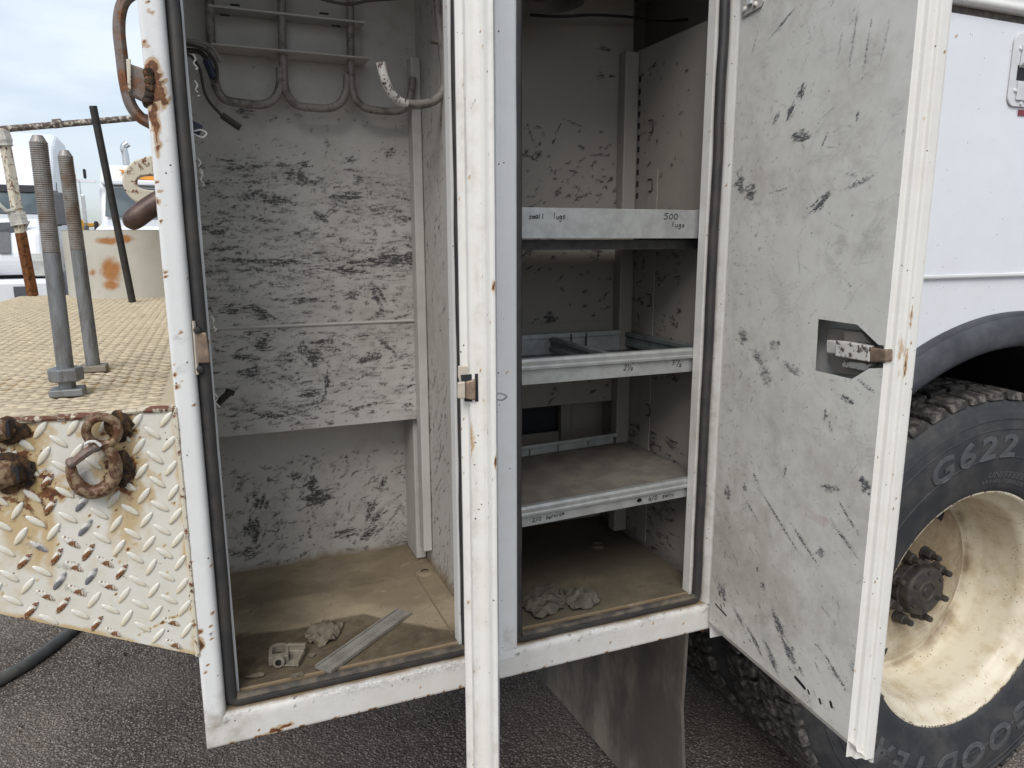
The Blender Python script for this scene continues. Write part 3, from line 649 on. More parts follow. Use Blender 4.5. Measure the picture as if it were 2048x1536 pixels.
# corner upright with its fold and the wall seam
m = MB(); m.box(.3895, .4085, .348, .3805, .775, 1.80); m.build('corner_upright', 'inner', truck, bevel=.002)
m = MB(); m.box(.4065, .4092, .052, .205, .80, 1.99); m.build('wall_lining', 'inner', truck, bevel=.0008)
m = MB(); m.box(.386, .4087, .400, .486, .737, 1.068); m.build('lower_corner_channel', 'inner', truck, bevel=.003)
sheet('end_wall_lining', (WALL_L - .001, .05, .722), Y_, Z_, .45, 1.31, .02, 'inner', truck)
m = MB(); m.box(-.0185, -.0125, .051, .075, .738, 1.98); m.build('stile_return', 'inner', truck)
# floor sheet, painted with dust drifts and damp stains
def floor_marks(w):                          # u = x - WALL_L, v = y - .045
    def uv(p): q = PZ(p, FLOOR); return q[0] - WALL_L, q[1] - .045
    w.field(lambda U, V: 1.5 * np.clip(fbm(U * .8 + V * .5, V * 1.3 - U * .3, 7, 3) - .30, 0, 1) + .1, 1)
    w.scatter(90, (.02, .45, .0, .44), (.03, .12), (.004, .012), (.35, .5), (.3, .7), 1, 53)
    dark = lambda U, V: np.clip(((.155 + .05 * fbm(U, V * 0 + 1, 11, 6)) - V - np.clip(U - .27, 0, 1) * 1.0) / .010, 0, 1) * (.62 + .25 * fbm(U, V, 14, 9))
    w.field(dark, 0)
    u, v = uv((480, 1270)); w.blob(u, v, .022, .75, 0, sx=1.0, sy=1.2, rag=.5)
    w.field(lambda U, V: .22 * np.clip((V - .295) / .006, 0, 1) * np.clip(fbm(U, V, 9, 12), 0, 1), 0)
    w.field(lambda U, V: .35 * np.exp(-((V - .300 + .03 * U) / .006) ** 2) * fbm(U, V, 20, 15), 0)
    for _ in range(120): w.blob(rng.uniform(.02, .45), rng.uniform(0, .44), rng.uniform(.0008, .0022), .9, 0)
    w.scatter(50, (.02, .45, .0, .44), (.01, .05), (.001, .004), (.1, .6), (.15, .4), 0, 52)
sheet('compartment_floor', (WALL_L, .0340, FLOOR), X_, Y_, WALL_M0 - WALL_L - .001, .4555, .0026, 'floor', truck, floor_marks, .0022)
c = PZ((850, 1145), FLOOR)
MB().lathe([(.009, .004), (.013, .0045), (.017, .003), (.021, .0)], c, Z_, 24).build('drain_ring', 'floor', truck, smooth=True)
m = MB(); m.box(.362, .364, .06, .33, FLOOR - .001, FLOOR + .0022); m.build('floor_seam', 'floor', truck)

# ---------------------------------------------------------------- hanger bracket and hooks
def quad_px(pts, y): return [PY(p, y) for p in pts]
m = MB()
zt, zl = 1.835, 1.792
m.box(.030, .300, .330, .379, PY((560, 30), .35)[2] - .004, PY((560, 30), .35)[2])
m.box(.030, .305, .318, .379, PY((560, 101), .33)[2] - .003, PY((560, 101), .33)[2])
m.box(.030, .300, .374, .379, PY((560, 101), .33)[2], PY((560, 30), .35)[2])
br = m.build('hanger_bracket', 'inner', truck, bevel=.0012)
for p in ((470, 10), (648, 27), (480, 96), (650, 110), (450, 30), (672, 52)):
    c = PY(p, .345); MB().box(c[0] - .008, c[0] + .008, c[1] - .002, c[1] + .002, c[2] - .0012, c[2] + .0012).build('bracket_slot', 'dark', br)
def hook(pts, y, r, mat, ys=None):
    P = [PY(p, ys[i] if ys else y) for i, p in enumerate(pts)]
    MB().tube(smooth_path(P, 6), r, 12).build('hanger_hook', mat, truck, smooth=True)
hook([(418, -60), (420, 40), (424, 110), (430, 165), (447, 197), (480, 206), (525, 209), (549, 197), (560, 170), (560, 136)], .340, .0078, 'pipe')
hook([(563, -40), (564, 60), (566, 120), (570, 175), (588, 207), (620, 215), (660, 216), (683, 203), (693, 178), (694, 150)], .340, .0074, 'pipe')
hook([(700, -20), (701, 80), (702, 140), (706, 185), (724, 212), (755, 221), (795, 222), (815, 210), (822, 185), (825, 155)], .340, .0072, 'pipe')
hook([(868, -60), (877, 20), (884, 90), (889, 150), (884, 185), (865, 203), (838, 209), (808, 208)], 0, .0078, 'pipe', [.20, .20, .20, .20, .20, .195, .185, .175])
hook([(812, 208.4), (798, 203), (783, 188), (772, 165), (765, 142), (761, 124)], 0, .0079, 'pipe_white', [.176, .170, .162, .155, .152, .15])
MB().obox(PY((880, 84), .205), (.016, 0, 0), (0, .008, 0), (0, 0, .003)).build('hook_clip', 'pipe', truck)
# wires hanging from the bracket end
def wire(name, pts, r, mat, y): return MB().tube(smooth_path([PY(p, y) for p in pts], 6), r, 8).build(name, mat, truck, smooth=True)
wire('wire_tail', [(366, 80), (395, 83), (420, 92), (433, 108), (441, 124)], .0030, 'pipe', .27)
wire('wire_tail', [(366, 88), (392, 92), (415, 104), (430, 125), (434, 150), (431, 165)], .0030, 'wire', .27)
wire('wire_tail', [(366, 100), (395, 103), (410, 115), (418, 135), (428, 160)], .0042, 'wire', .28)
wire('tape_wrap', [(413, 120), (420, 138), (427, 156)], .0066, 'tape', .272)
wire('lead_wire', [(372, 108), (386, 116), (400, 140), (408, 180), (420, 205), (445, 232)], .0024, 'wire', .25)
wire('lead_connector', [(443, 230), (460, 242), (481, 256)], .0056, 'wire', .25)
wire('roof_wire', [(620, -8), (690, 8), (740, 1), (800, -3), (880, -6)], .0026, 'wire', .20)
for (x, y) in ((388, 122), (392, 175), (398, 330), (402, 355), (425, 645), (432, 800)):    # bent spring clips on the stile edge
    wire('edge_clip', [(x - 3, y - 14), (x + 3, y - 4), (x - 1, y + 4), (x + 7, y + 14), (x + 3, y + 17)], .0011, 'latch', .055)
wire('edge_clip', [(388, 262), (402, 260), (413, 267), (404, 275), (388, 268)], .0013, 'latch', .06)
m = MB(); c = PY((390, 255), .065); m.obox(c, (.008, 0, -.004), (0, .003, 0), (.003, 0, .007)); m.build('fabric_scrap', 'tape', truck, bevel=.002)
wire('cable_grip', [(436, 808), (448, 795), (462, 783)], .0062, 'steel_dark', .30)
wire('cable_grip', [(458, 788), (462, 780)], .0085, 'dark', .31)

# ---------------------------------------------------------------- shelved compartment interior
def rb_marks(w):                              # u = x - WALL_M1, v = z - 1.07
    w.scatter(160, (.10, .48, .34, .62), (.008, .05), (.003, .008), (.2, .7), (.7, 1.4), 0, 61)
    w.scatter(60, (.22, .48, .0, .35), (.006, .04), (.003, .008), (.4, .8), (.7, 1.4), 0, 62)
    for _ in range(160): w.stroke(rng.uniform(.2, .48), rng.uniform(.33, .55), rng.uniform(.002, .008), rng.uniform(.001, .003), rng.uniform(0, 3), rng.uniform(.5, 1))
    def uv(p): q = PY(p, BACK); return q[0] - WALL_M1, q[2] - 1.07
    for p, ln, wd, an, st in [((1210, 98), .035, .006, 0, .9), ((1200, 153), .02, .012, 0, 1), ((1225, 153), .02, .004, 0, 1), ((1150, 248), .06, .003, -.3, .6), ((1100, 640), .03, .02, .1, 1.0), ((1190, 310), .04, .004, 0, .8), ((1115, 385), .03, .006, .9, .7), ((1170, 390), .03, .005, .3, .7), ((1060, 265), .04, .004, -1.2, .7)]:
        u, v = uv(p); w.stroke(u, v, ln * 1.2, wd * 1.5, an, st * 1.4)
sheet('back_panel', (WALL_M1 + .0005, BACK, 1.07), X_, Z_, WALL_R - WALL_M1 - .001, .96, .003, 'inner_shade', truck, rb_marks, .0012, seed=9)
q = PY((1150, 643), BACK)[2]
MB().box(.50, .885, BACK - .0022, BACK - .0004, 1.135, q).build('back_stiffener', 'inner_shade', truck, bevel=.001)
# recess below the back panel: dark opening, post and two plates
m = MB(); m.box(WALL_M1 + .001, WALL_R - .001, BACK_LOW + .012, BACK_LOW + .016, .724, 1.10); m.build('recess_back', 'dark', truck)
def rect_px(p0, p1, y, t, name, mat):
    a, b = PY(p0, y), PY(p1, y); MB().box(a[0], b[0], y, y + t, b[2], a[2]).build(name, mat, truck, bevel=.001)
rect_px((1123, 805), (1141, 900), .47, .02, 'recess_post', 'inner_shade')
rect_px((1143, 800), (1203, 880), .485, .012, 'recess_plate', 'inner_shade')
rect_px((1205, 800), (1240, 880), .488, .012, 'recess_plate', 'steel_dark')
rect_px((1000, 875), (1240, 1050), .484, .006, 'recess_plate', 'inner_shade')
def rw_marks(w):                              # u from back to front along -y, v = z - .722
    w.scatter(140, (.0, .33, .62, .80), (.006, .05), (.003, .009), (0.1, .5), (.7, 1.4), 0, 71)
    w.scatter(98, (.1, .34, .42, .60), (.006, .05), (.003, .009), (-.3, .4), (.7, 1.4), 0, 72)
    w.scatter(154, (.05, .34, .02, .30), (.02, .09), (.003, .009), (-.15, .2), (.7, 1.4), 0, 73)
    w.scatter(56, (.02, .34, .85, 1.1), (.006, .03), (.003, .009), (.3, .6), (.7, 1.4), 0, 74)
    w.field(lambda U, V: .7 * np.clip(1 - V / (.02 + .05 * fbm(U, V * 0, 8, 4)), 0, 1), 0)
    for _ in range(150): w.stroke(rng.uniform(0, .34), rng.choice([rng.uniform(.65, .78), rng.uniform(.4, .56), rng.uniform(0, .3)]), rng.uniform(.002, .009), rng.uniform(.001, .003), rng.uniform(0, 3), rng.uniform(.5, 1))
sheet('shelf_side_wall', (WALL_R, .495, .722), -Y_, Z_, .448, 1.136, .0032, 'inner_shade', truck, rw_marks, .001, seed=12)
sheet('partition_wall', (WALL_M1, .05, .722), Y_, Z_, .45, 1.31, .02, 'inner_shade', truck)
m = MB(); m.box(.872, .9065, .350, .3805, .745, 1.855); up = m.build('shelf_upright', 'inner_shade', truck, bevel=.003)
m = MB(); m.box(.9050, .9075, .262, .303, .745, 1.60); strip = m.build('shelf_strip', 'inner_shade', truck, bevel=.001)
for k, py in enumerate((158, 183, 206, 229, 252, 276, 299, 322, 345, 368, 391)):
    c = PX((1281 - k * .6, py), WALL_R); MB().box(WALL_R - .0016, WALL_R - .0004, c[1] - .0035, c[1] + .0035, c[2] - .006, c[2] + .006).build('slot', 'dark', truck)
for py in (252, 370, 600, 820):
    c = PX((1306 - py * .012, py), .905)
    MB().tube(smooth_path([c + np.array([-.001, .010, .012]), c + np.array([-.001, -.004, .012]), c + np.array([-.001, -.007, .006]), c + np.array([-.001, -.007, -.012]), c + np.array([-.001, .006, -.013])], 4), .0014, 6).build('pressed_tab', 'steel_dark', strip, smooth=True)
def floorR_marks(w):
    w.field(lambda U, V: .8 * np.clip(fbm(U, V, 8, 23) - .25, 0, 1) + .35 * np.clip(1 - V / .25, 0, 1), 1)
    w.scatter(70, (.02, .48, .0, .44), (.02, .09), (.002, .007), (.15, .5), (.2, .6), 0, 82)
    for _ in range(120): w.blob(rng.uniform(.02, .48), rng.uniform(0, .44), rng.uniform(.0008, .002), .9, 1)
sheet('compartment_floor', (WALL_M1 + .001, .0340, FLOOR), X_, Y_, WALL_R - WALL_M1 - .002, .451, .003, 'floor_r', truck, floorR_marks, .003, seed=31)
c = PZ((1195, 1093), FLOOR); MB().lathe([(.0, .001), (.010, .002), (.013, .006), (.018, .0)], c, Z_, 20).build('drain_ring', 'floor_r', truck, smooth=True)
# ceiling of both compartments, round lamp, cable
MB().box(WALL_L, 2.0, .052, .512, 2.012, 2.034).build('compartment_ceiling', 'inner_shade', truck)
c = PY((1092, 4), .22)
lamp = MB().lathe([(.0, .02), (.062, .018), (.066, .006), (.072, 0), (.078, .004), (.080, .020), (.074, .06), (.05, .075)], c + np.array([0, 0, .0]), Z_, 32).build('round_lamp', 'lampshade', truck, smooth=True)
MB().tube(smooth_path([PY(p, .34) for p in [(1060, 30), (1120, 33), (1180, 30), (1250, 33), (1330, 42), (1380, 38)]], 5), .0030, 6).build('roof_wire', 'dark', truck, smooth=True)

# ---------------------------------------------------------------- doors
DZ0, DZ1, PZ0 = .648, 2.02, .687            # outer skin bottom, top, inner panel bottom
EDGE = [(0, 0), (.0025, -.0012), (.006, -.0004), (.0085, .0035), (.0095, .0075), (.0145, .0090), (.0185, .0105), (.0205, .0135), (.0195, .0185), (.0200, .0245), (.0235, .0290), (.0285, .0312), (.0325, .0335), (.0340, .0365), (.0330, .0390)]
EDGE_R = [(0, 0), (.0012, .0012), (.0016, .0070), (.0026, .0084), (.0085, .0096), (.0098, .0112), (.0100, .0200), (.0112, .0216), (.0150, .0226), (.0160, .0242), (.0162, .0368), (.0150, .0390)]
def build_door(h, S, s0, panel_marks, edge_marks, holes, s_in=.0, mat='door_in', res=.0024, es=1.0, edge=EDGE):
    S = np.array([S[0], S[1], 0.0]); S /= np.linalg.norm(S); T = np.array([-S[1], S[0], 0.0]); h = np.array([h[0], h[1], 0.0])
    P = lambda s, t, z: h + s * S + t * T + z * Z_
    d = sheet('door', P(s_in, 0, PZ0), S, Z_, s0 - s_in, DZ1 - PZ0, res, mat, truck, panel_marks, .0010, holes, seed=17)
    sweep('door_edge', [s * S + t * T for s, t in edge], Z_, P(s0, 0, DZ0 + .010), DZ1 - DZ0 - .01, .003, 'cream', d, edge_marks, pres=.0012, warp=.0003)
    bp = [(0, PZ0), (.002, PZ0 - .0015), (.006, PZ0 - .012), (.014, PZ0 - .016), (.024, DZ0 + .012), (.033, DZ0 + .003), (.0385, DZ0)]
    sweep('door_bottom_return', [t * T + z * Z_ for t, z in bp], S, P(s_in, 0, 0), s0 + .031 * es - s_in, .004, 'cream', d, lambda w: w.field(lambda U, V: .6 * fbm(U, V, 12, 3), 1))
    m = MB(); m.add([P(s_in, .039, DZ0), P(s0 + .033 * es, .039, DZ0), P(s0 + .033 * es, .039, DZ1), P(s_in, .039, DZ1)], [(0, 1, 2, 3)])
    m.add([P(s_in, .0, PZ0), P(s_in - .003, .006, DZ0), P(s_in - .003, .039, DZ0), P(s_in - .003, .039, DZ1), P(s_in - .003, .006, DZ1), P(s_in, 0, DZ1)], [(0, 1, 4, 5), (1, 2, 3, 4)])
    m.add([P(s_in, .0, DZ1), P(s0 + .03 * es, .0, DZ1), P(s0 + .03 * es, .039, DZ1), P(s_in, .039, DZ1)], [(0, 1, 2, 3)])
    m.build('door_skin', 'white', d)
    return d, P, S, T

# door of the shelved compartment, standing open towards the camera
h = np.array([.885, -.012]); e = PZ((1695, 1480), PZ0)
S = np.array([e[0] - h[0], e[1] - h[1]]); s0 = float(np.linalg.norm(S)); S /= s0
n3 = np.array([-S[1], S[0], 0.0])
def duv(p):
    q = PP(p, (h[0], h[1], 0), n3); return float((q[0] - h[0]) * S[0] + (q[1] - h[1]) * S[1]), float(q[2] - PZ0)
hole_px = [(1637, 638), (1714, 649), (1756, 689), (1768, 691), (1766, 736), (1738, 737), (1704, 758), (1631, 741)]
HOLE = [duv(p) for p in hole_px]
def doorR_marks(w):
    for p, ln, wd, an, st in [((1600, 185), .030, .012, .7, 1.0), ((1582, 222), .03, .010, .9, .9), ((1552, 238), .028, .006, .8, .8), ((1640, 407), .050, .012, .55, 1.0), ((1606, 272), .04, .012, 0, .8), ((1592, 272), .018, .010, -.3, .9), ((1714, 232), .012, .004, 1.5, .9), ((1648, 282), .028, .004, 1.1, .8),
                              ((1560, 52), .08, .003, .45, .7), ((1510, 85), .04, .003, 1.2, .5), ((1680, 90), .05, .003, 1.45, .5), ((1706, 80), .08, .003, 1.45, .5), ((1735, 90), .06, .004, 1.45, .5), ((1770, 80), .06, .003, 1.4, .4), ((1480, 360), .03, .03, .4, .8), ((1500, 385), .03, .02, .3, .8), ((1560, 380), .06, .002, .15, .7), ((1720, 365), .06, .005, .3, .7),
                              ((1485, 675), .035, .020, -.2, .7), ((1515, 715), .035, .014, -.6, .6), ((1545, 690), .02, .010, 1.0, .6), ((1556, 688), .010, .010, 0, .9), ((1530, 745), .03, .03, .5, .5), ((1585, 737), .05, .010, -.2, .6), ((1695, 800), .030, .006, -.2, .9), ((1650, 832), .018, .010, 1.3, .9), ((1660, 850), .03, .003, -1.0, .6),
                              ((1730, 770), .035, .004, -.4, .9), ((1730, 970), .02, .020, .6, 1.0), ((1660, 975), .04, .008, .25, .8), ((1570, 940), .022, .006, 1.5, .8), ((1512, 958), .025, .004, -.7, .9), ((1490, 975), .018, .010, -.9, .8), ((1455, 985), .02, .020, .5, .7),
                              ((1560, 1045), .12, .004, -.58, .95), ((1610, 1090), .08, .004, -.55, .95), ((1500, 1015), .07, .003, -.6, .8), ((1700, 1040), .06, .004, -.7, .9), ((1690, 1080), .06, .006, -.55, .8), ((1640, 1105), .02, .010, .8, .8),
                              ((1445, 1185), .035, .018, -1.0, .9), ((1515, 1140), .02, .004, -1.3, .9), ((1525, 1172), .022, .008, -1.2, .9), ((1560, 1255), .055, .014, -.85, 1.0), ((1548, 1232), .03, .006, -1.0, .9), ((1580, 1305), .04, .018, -.6, .8), ((1510, 1285), .06, .008, -.6, .9), ((1545, 1320), .06, .010, -.65, .9), ((1480, 1240), .05, .008, -.6, .9), ((1670, 1345), .06, .006, -.55, .9), ((1600, 1340), .02, .006, -.6, .8)]:
        u, v = duv(p); w.stroke(u, v, ln * 1.15, wd * 1.35, an, st * 1.25)
    w.scatter(70, (.0, s0, .0, 1.2), (.004, .03), (.001, .003), (-.4, .7), (.3, .8), 0, 91)
    w.scatter(60, (.0, .12, .35, .75), (.004, .02), (.001, .004), (.4, .8), (.3, .8), 0, 92)
    w.scatter(50, (.0, s0, .0, .22), (.01, .05), (.001, .004), (-.6, .25), (.4, .9), 0, 93)
    for _ in range(520): w.blob(rng.uniform(0, s0), rng.uniform(0, 1.25), rng.uniform(.0006, .0018), rng.uniform(.5, 1), 0, rag=.6)
    w.scatter(420, (.0, s0, .0, 1.3), (.01, .08), (.0012, .0030), (-.5, .9), (.08, .36), 0, 94)
    w.scatter(60, (.0, s0, .0, 1.3), (.05, .16), (.012, .04), (-.4, .7), (.06, .18), 0, 95)
    w.scatter(120, (.0, .10, .0, 1.0), (.006, .03), (.002, .006), (.4, .9), (.1, .5), 0, 96)
    u, v = duv((1635, 1035)); w.blob(u, v, .026, .22, 2, sx=1.5, sy=.6)
    w.field(lambda U, V: .55 * np.clip(fbm(U, V, 7, 51) - .33, 0, 1) * 2 + .30 * np.clip((.55 - V) / .3, 0, 1) * (.5 + fbm(U, V, 5, 57)), 1)
    w.field(lambda U, V: .5 * np.clip(1 - U / .03, 0, 1) * fbm(U, V, 14, 5), 1)
def edgeR_marks(w):
    w.field(lambda U, V: .35 * np.clip(fbm(U, V * 6, 9, 3) - .3, 0, 1), 1)
    for _ in range(30): w.blob(rng.uniform(0, w.u[-1]), rng.uniform(0, w.v[-1]), rng.uniform(.0008, .0018), 1, 2)
    zc = PP((1790, 715), (h[0], h[1], 0), n3)[2] - DZ0
    w.blob(zc + .045, .034, .010, .7, 2, sx=1.8, sy=.22); w.blob(zc - .02, .033, .012, .7, 2, sx=2.0, sy=.25); w.blob(zc, .024, .02, .35, 2, sx=1.6, sy=.4)
doorR, PD, SD, TD = build_door(h, S, s0, doorR_marks, edgeR_marks, [HOLE], es=.48, edge=EDGE_R)
def dp(p, t=0.0):                       # pixel -> point on the door plane offset by t
    return PP(p, np.array([h[0], h[1], 0]) + t * n3, n3)
# latch pan and latch inside the cut-out
m = MB(); pan = [(1652, 655), (1720, 660), (1757, 700), (1752, 730), (1712, 752), (1668, 746), (1655, 725)]
m.prism([dp(p, .022) for p in pan], TD * .003); m.build('latch_pan', 'inner_shade', doorR, bevel=.002)  # dark grey paints in the shadow inside the cut-out, also on the upper lever
m = MB(); m.prism([dp(p, .012) for p in ((1684, 722), (1745, 728), (1730, 742), (1684, 734))], TD * .010); m.build('latch_lever', 'latch', doorR, bevel=.0015)
m = MB(); m.prism([dp(p, .014) for p in ((1686, 660), (1722, 664), (1740, 688), (1688, 684))], TD * .008); m.build('latch_lever', 'inner_shade', doorR, bevel=.0015)
m = MB(); m.prism([dp(p, -.003) for p in ((1671, 681), (1738, 692), (1738, 724), (1670, 712))], TD * .014); m.build('latch_bar', 'latch', doorR, bevel=.0012)
m = MB(); m.prism([dp(p, -.003) for p in ((1738.5, 695), (1772, 699), (1771, 724), (1738.5, 725))], TD * .016); m.build('latch_tongue', 'latch_worn', doorR, bevel=.0025)
m = MB(); m.prism([dp(p, .002) for p in ((1652, 680), (1670, 682), (1669, 708), (1652, 706))], TD * .012); m.build('latch_bar_end', 'inner', doorR, bevel=.002)
# hinge plate and drain slots
m = MB(); m.prism([dp(p, -.0035) for p in ((1481, -40), (1524, -40), (1526, 2), (1521, 14), (1486, 34), (1482, 30))], TD * .0032); hp = m.build('hinge_plate', 'inner', doorR, bevel=.0015)
for p in ((1490, 19), (1511, 9), (1515, -16)):
    MB().lathe([(0, -.0045), (.0035, -.004), (.005, 0)], dp(p, -.0035), TD, 12).build('rivet', 'latch', hp, smooth=True)
m = MB(); m.obox(dp((1500, 4), -.006), SD * .006, TD * .003, Z_ * .004); m.build('hinge_stop', 'bolt_white', doorR, bevel=.001)
for a, b, r in (((1430, 1207), (1452, 1231), .0018), ((1591, 1355), (1609, 1376), .0032), ((1616, 1381), (1618, 1387), .0022), ((1639, 1399), (1641, 1406), .0026), ((1661, 1405), (1663, 1413), .0030), ((1441, 1210), (1443, 1216), .0013), ((1447, 1206), (1449, 1212), .0013), ((1431, 1192), (1433, 1198), .0012)):
    p, q = dp(a, -.0004), dp(b, -.0004); d = (q - p); l = np.linalg.norm(d); d /= l; nrm = np.cross(d, TD); poly = []
    for k in range(8): w = R(90 + 180 * k / 7); poly.append(p + r * (math.cos(w) * d + math.sin(w) * nrm))
    for k in range(8): w = R(-90 + 180 * k / 7); poly.append(q + r * (math.cos(w) * d + math.sin(w) * nrm))
    MB().prism(poly, TD * .0004).build('drain_slot', 'dark', doorR)  # flat black piece stands in for the dark of an open slot

# door of the rear compartment, seen edge on
def edgeL_marks(w):
    w.field(lambda U, V: .55 * np.clip(fbm(U * .6, V * 8, 9, 13) - .25, 0, 1), 1)
    for _ in range(60): w.blob(rng.uniform(0, w.u[-1]), rng.uniform(0, w.v[-1]), rng.uniform(.0006, .0016), 1, 2)
    w.scatter(14, (0, 1.4, .030, .058), (.004, .012), (.0008, .0015), (.9, .5), (.6, 1), 0, 7)
    zc = 1.22 - DZ0
    w.blob(zc, .026, .012, .5, 2, sx=2.2, sy=.35); w.blob(1.198 - DZ0, .060, .005, 1.2, 2, sx=2.2, sy=.5); w.blob(1.39 - DZ0, .060, .003, 1.0, 2, sx=3)
hl = np.array([.4300, -.004]); Sl = np.array([.275 - .4300, -.400 + .004]); Sl /= np.linalg.norm(Sl); Tl = np.array([-Sl[1], Sl[0]])
hl = hl - Tl * .0385
doorL, PL, SL, TL = build_door(hl, Sl, .392, None, edgeL_marks, None, s_in=.03)
# hinge leaf on the post
MB().box(.4305, .4385, -.0035, -.0012, .712, 2.0).build('hinge_leaf', 'white', truck, bevel=.001)
nl = np.array([SL[0], SL[1], 0])        # plane across the free edge
def fe(p, s): return PP(p, PL(s, 0, 0), nl)
m = MB(); m.prism([fe(p, .402) for p in ((916, 731), (936, 731), (946, 739), (957, 752), (957, 801), (930, 801), (916, 752))], SL * .003); m.build('latch_plate', 'latch_tan', doorL, bevel=.001)
m = MB(); m.prism([fe(p, .4115) for p in ((921, 750), (956, 747), (957, 803), (929, 803))], SL * .0006); m.build('latch_gap', 'dark', doorL)
m = MB(); m.prism([fe(p, .413) for p in ((915, 763), (931, 762), (931, 796), (915, 795))], SL * .006); m.build('latch_tongue', 'latch_tan', doorL, bevel=.0015)
m = MB(); m.prism([fe(p, .413) for p in ((931.5, 762), (951, 757), (951, 799), (931.5, 796))], SL * .005); m.build('latch_block', 'latch_worn', doorL, bevel=.0015)
MB().tube(smooth_path([fe(p, .36) for p in ((988, 788), (1003, 787), (1013, 793), (1003, 800), (989, 797))], 5), .0012, 6).build('wire_staple', 'chrome', doorL, smooth=True)

# ---------------------------------------------------------------- body side forward of the doors, wheel arch
WX, WZ = 1.735, .510
arch = [(WX - .9600 + .735 * math.cos(R(a)), WZ - .6650 + .735 * math.sin(R(a))) for a in range(-30, 211, 3)]
def side_marks(w):
    for _ in range(26): w.blob(rng.uniform(.3, 1.2), rng.uniform(.4, 1.2), rng.uniform(.001, .002), .9, 2)
    w.scatter(10, (.4, 1.0, .7, 1.2), (.004, .01), (.0008, .0015), (.6, .5), (.5, .9), 0, 5)
TRZ = 1.374
sheet('side_panel', (.960, .004, .665), X_, Z_, 1.60, TRZ - .665 - .001, .008, 'panel_white', truck, None, .0012, [arch])
sheet('side_panel', (.960, -.0015, TRZ + .001), X_, Z_, 1.60, 1.893 - TRZ, .006, 'panel_white', truck, side_marks, .0015)
prof = [(0, .002, TRZ - .010), (0, -.003, TRZ - .009), (0, -.0055, TRZ - .006), (0, -.0055, TRZ - .001), (0, -.001, TRZ + .001)]
sweep('panel_trim', prof, X_, (.962, 0, 0), 1.595, .02, 'white', truck, pres=.003)
MB().box(.97, 2.55, .001, .02, 1.8935, 1.909).build('rail_shadow_strip', 'seal_dust', truck)  # dark strip standing in for the shadow under the drip rail
prof = [(0, .004, 1.9092), (0, -.010, 1.9092), (0, -.0155, 1.912), (0, -.018, 1.918), (0, -.016, 1.924), (0, -.010, 1.929), (0, -.010, 1.96), (0, -.012, 2.09)]
sweep('drip_rail', prof, X_, (.970, -.0, 0), 1.58, .01, 'ledge', truck, lambda w: w.field(lambda U, V: .7 * np.clip(fbm(U, V, 10, 3) - .2, 0, 1), 1), pres=.004)
# recessed paddle handle and red sticker
a, b = PY((2030, 65), -.002), PY((2023, 213), -.002)
hx0, hz1, hz0 = a[0] - .002, a[2], b[2]
m = MB(); pts = []
for (cx, cz, s0_) in ((hx0 + .15 - .02, hz1 - .02, 0), (hx0 + .02, hz1 - .02, 90), (hx0 + .02, hz0 + .02, 180), (hx0 + .15 - .02, hz0 + .02, 270)):
    for k in range(6): w = R(s0_ + 18 * k); pts.append((cx + .02 * math.cos(w), -.0022, cz + .02 * math.sin(w)))
m.prism(pts, (0, -.0035, 0)); hb = m.build('paddle_handle', 'bolt_white', truck, bevel=.001)
m = MB(); zc = hz0 + (hz1 - hz0) * .36
m.box(hx0 + .018, hx0 + .135, -.0068, -.0059, zc, zc + .030); m.build('handle_gap', 'dark', hb)
m = MB(); m.prism([(hx0 + .020, -.0058, zc + .024), (hx0 + .020, -.016, zc + .032), (hx0 + .024, -.020, hz1 - .03), (hx0 + .024, -.0058, hz1 - .02)], (.108, 0, 0)); m.build('handle_paddle', 'bolt_white', hb, bevel=.003)
m = MB(); m.box(hx0 + .022, hx0 + .13, -.010, -.0059, hz0 + .012, zc - .002); m.build('handle_paddle', 'bolt_white', hb, bevel=.004)
for p in ((2041, 97), (2030, 181), (2041, 207)):
    MB().lathe([(0, -.003), (.0035, -.0026), (.005, 0)], PY(p, -.0058), Y_, 14).build('screw', 'bolt_white', hb, smooth=True)
a = PY((2037, 219), -.002); MB().box(a[0], a[0] + .06, -.0030, -.0018, a[2] - .012, a[2]).build('sticker', 'red', truck)
# fender flare and wheel well
prof = [(.7755, .006), (.7740, -.008), (.7680, -.012), (.7660, -.012), (.7630, -.016), (.748, -.023), (.725, -.026), (.708, -.023), (.698, -.017), (.694, -.008), (.694, .020)]
MB().lathe(prof, (WX, 0, WZ), Y_, 72, R(-163), R(8)).build('fender_flare', 'flare', truck, smooth=True)
m = MB(); m.lathe([(.690, .022), (.690, .72)], (WX, 0, WZ), Y_, 36, R(-170), R(10)); m.box(1.05, 2.5, .722, .735, .45, 1.25)
m.build('wheel_well', 'dark', truck, smooth=True)
MB().box(-.046, 3.4, .6205, 2.05, .668, .722).build('unseen_bed_floor', 'steel_dark', truck)  # unseen floor, added to darken the ground under the truck
MB().box(-.046, 3.4, 1.98, 2.44, .7225, ZT - .004).build('unseen_far_cabinet', 'white', truck, bevel=.01)  # unseen opposite cabinet, added to shut out light from that side
m = MB(); m.lathe([(0, 0), (.30, 0), (.33, -.06), (.50, -.05), (.56, -.09), (.56, -.62), (.0, -.62)], (WX, 2.42, WZ), Y_, 40); m.build('far_wheel', 'tyre', truck, smooth=True)
m = MB(); m.box(-.02, 3.2, .86, .94, .42, .655); m.box(-.02, 3.2, 1.55, 1.63, .42, .655); m.build('chassis_rail', 'dark', truck)

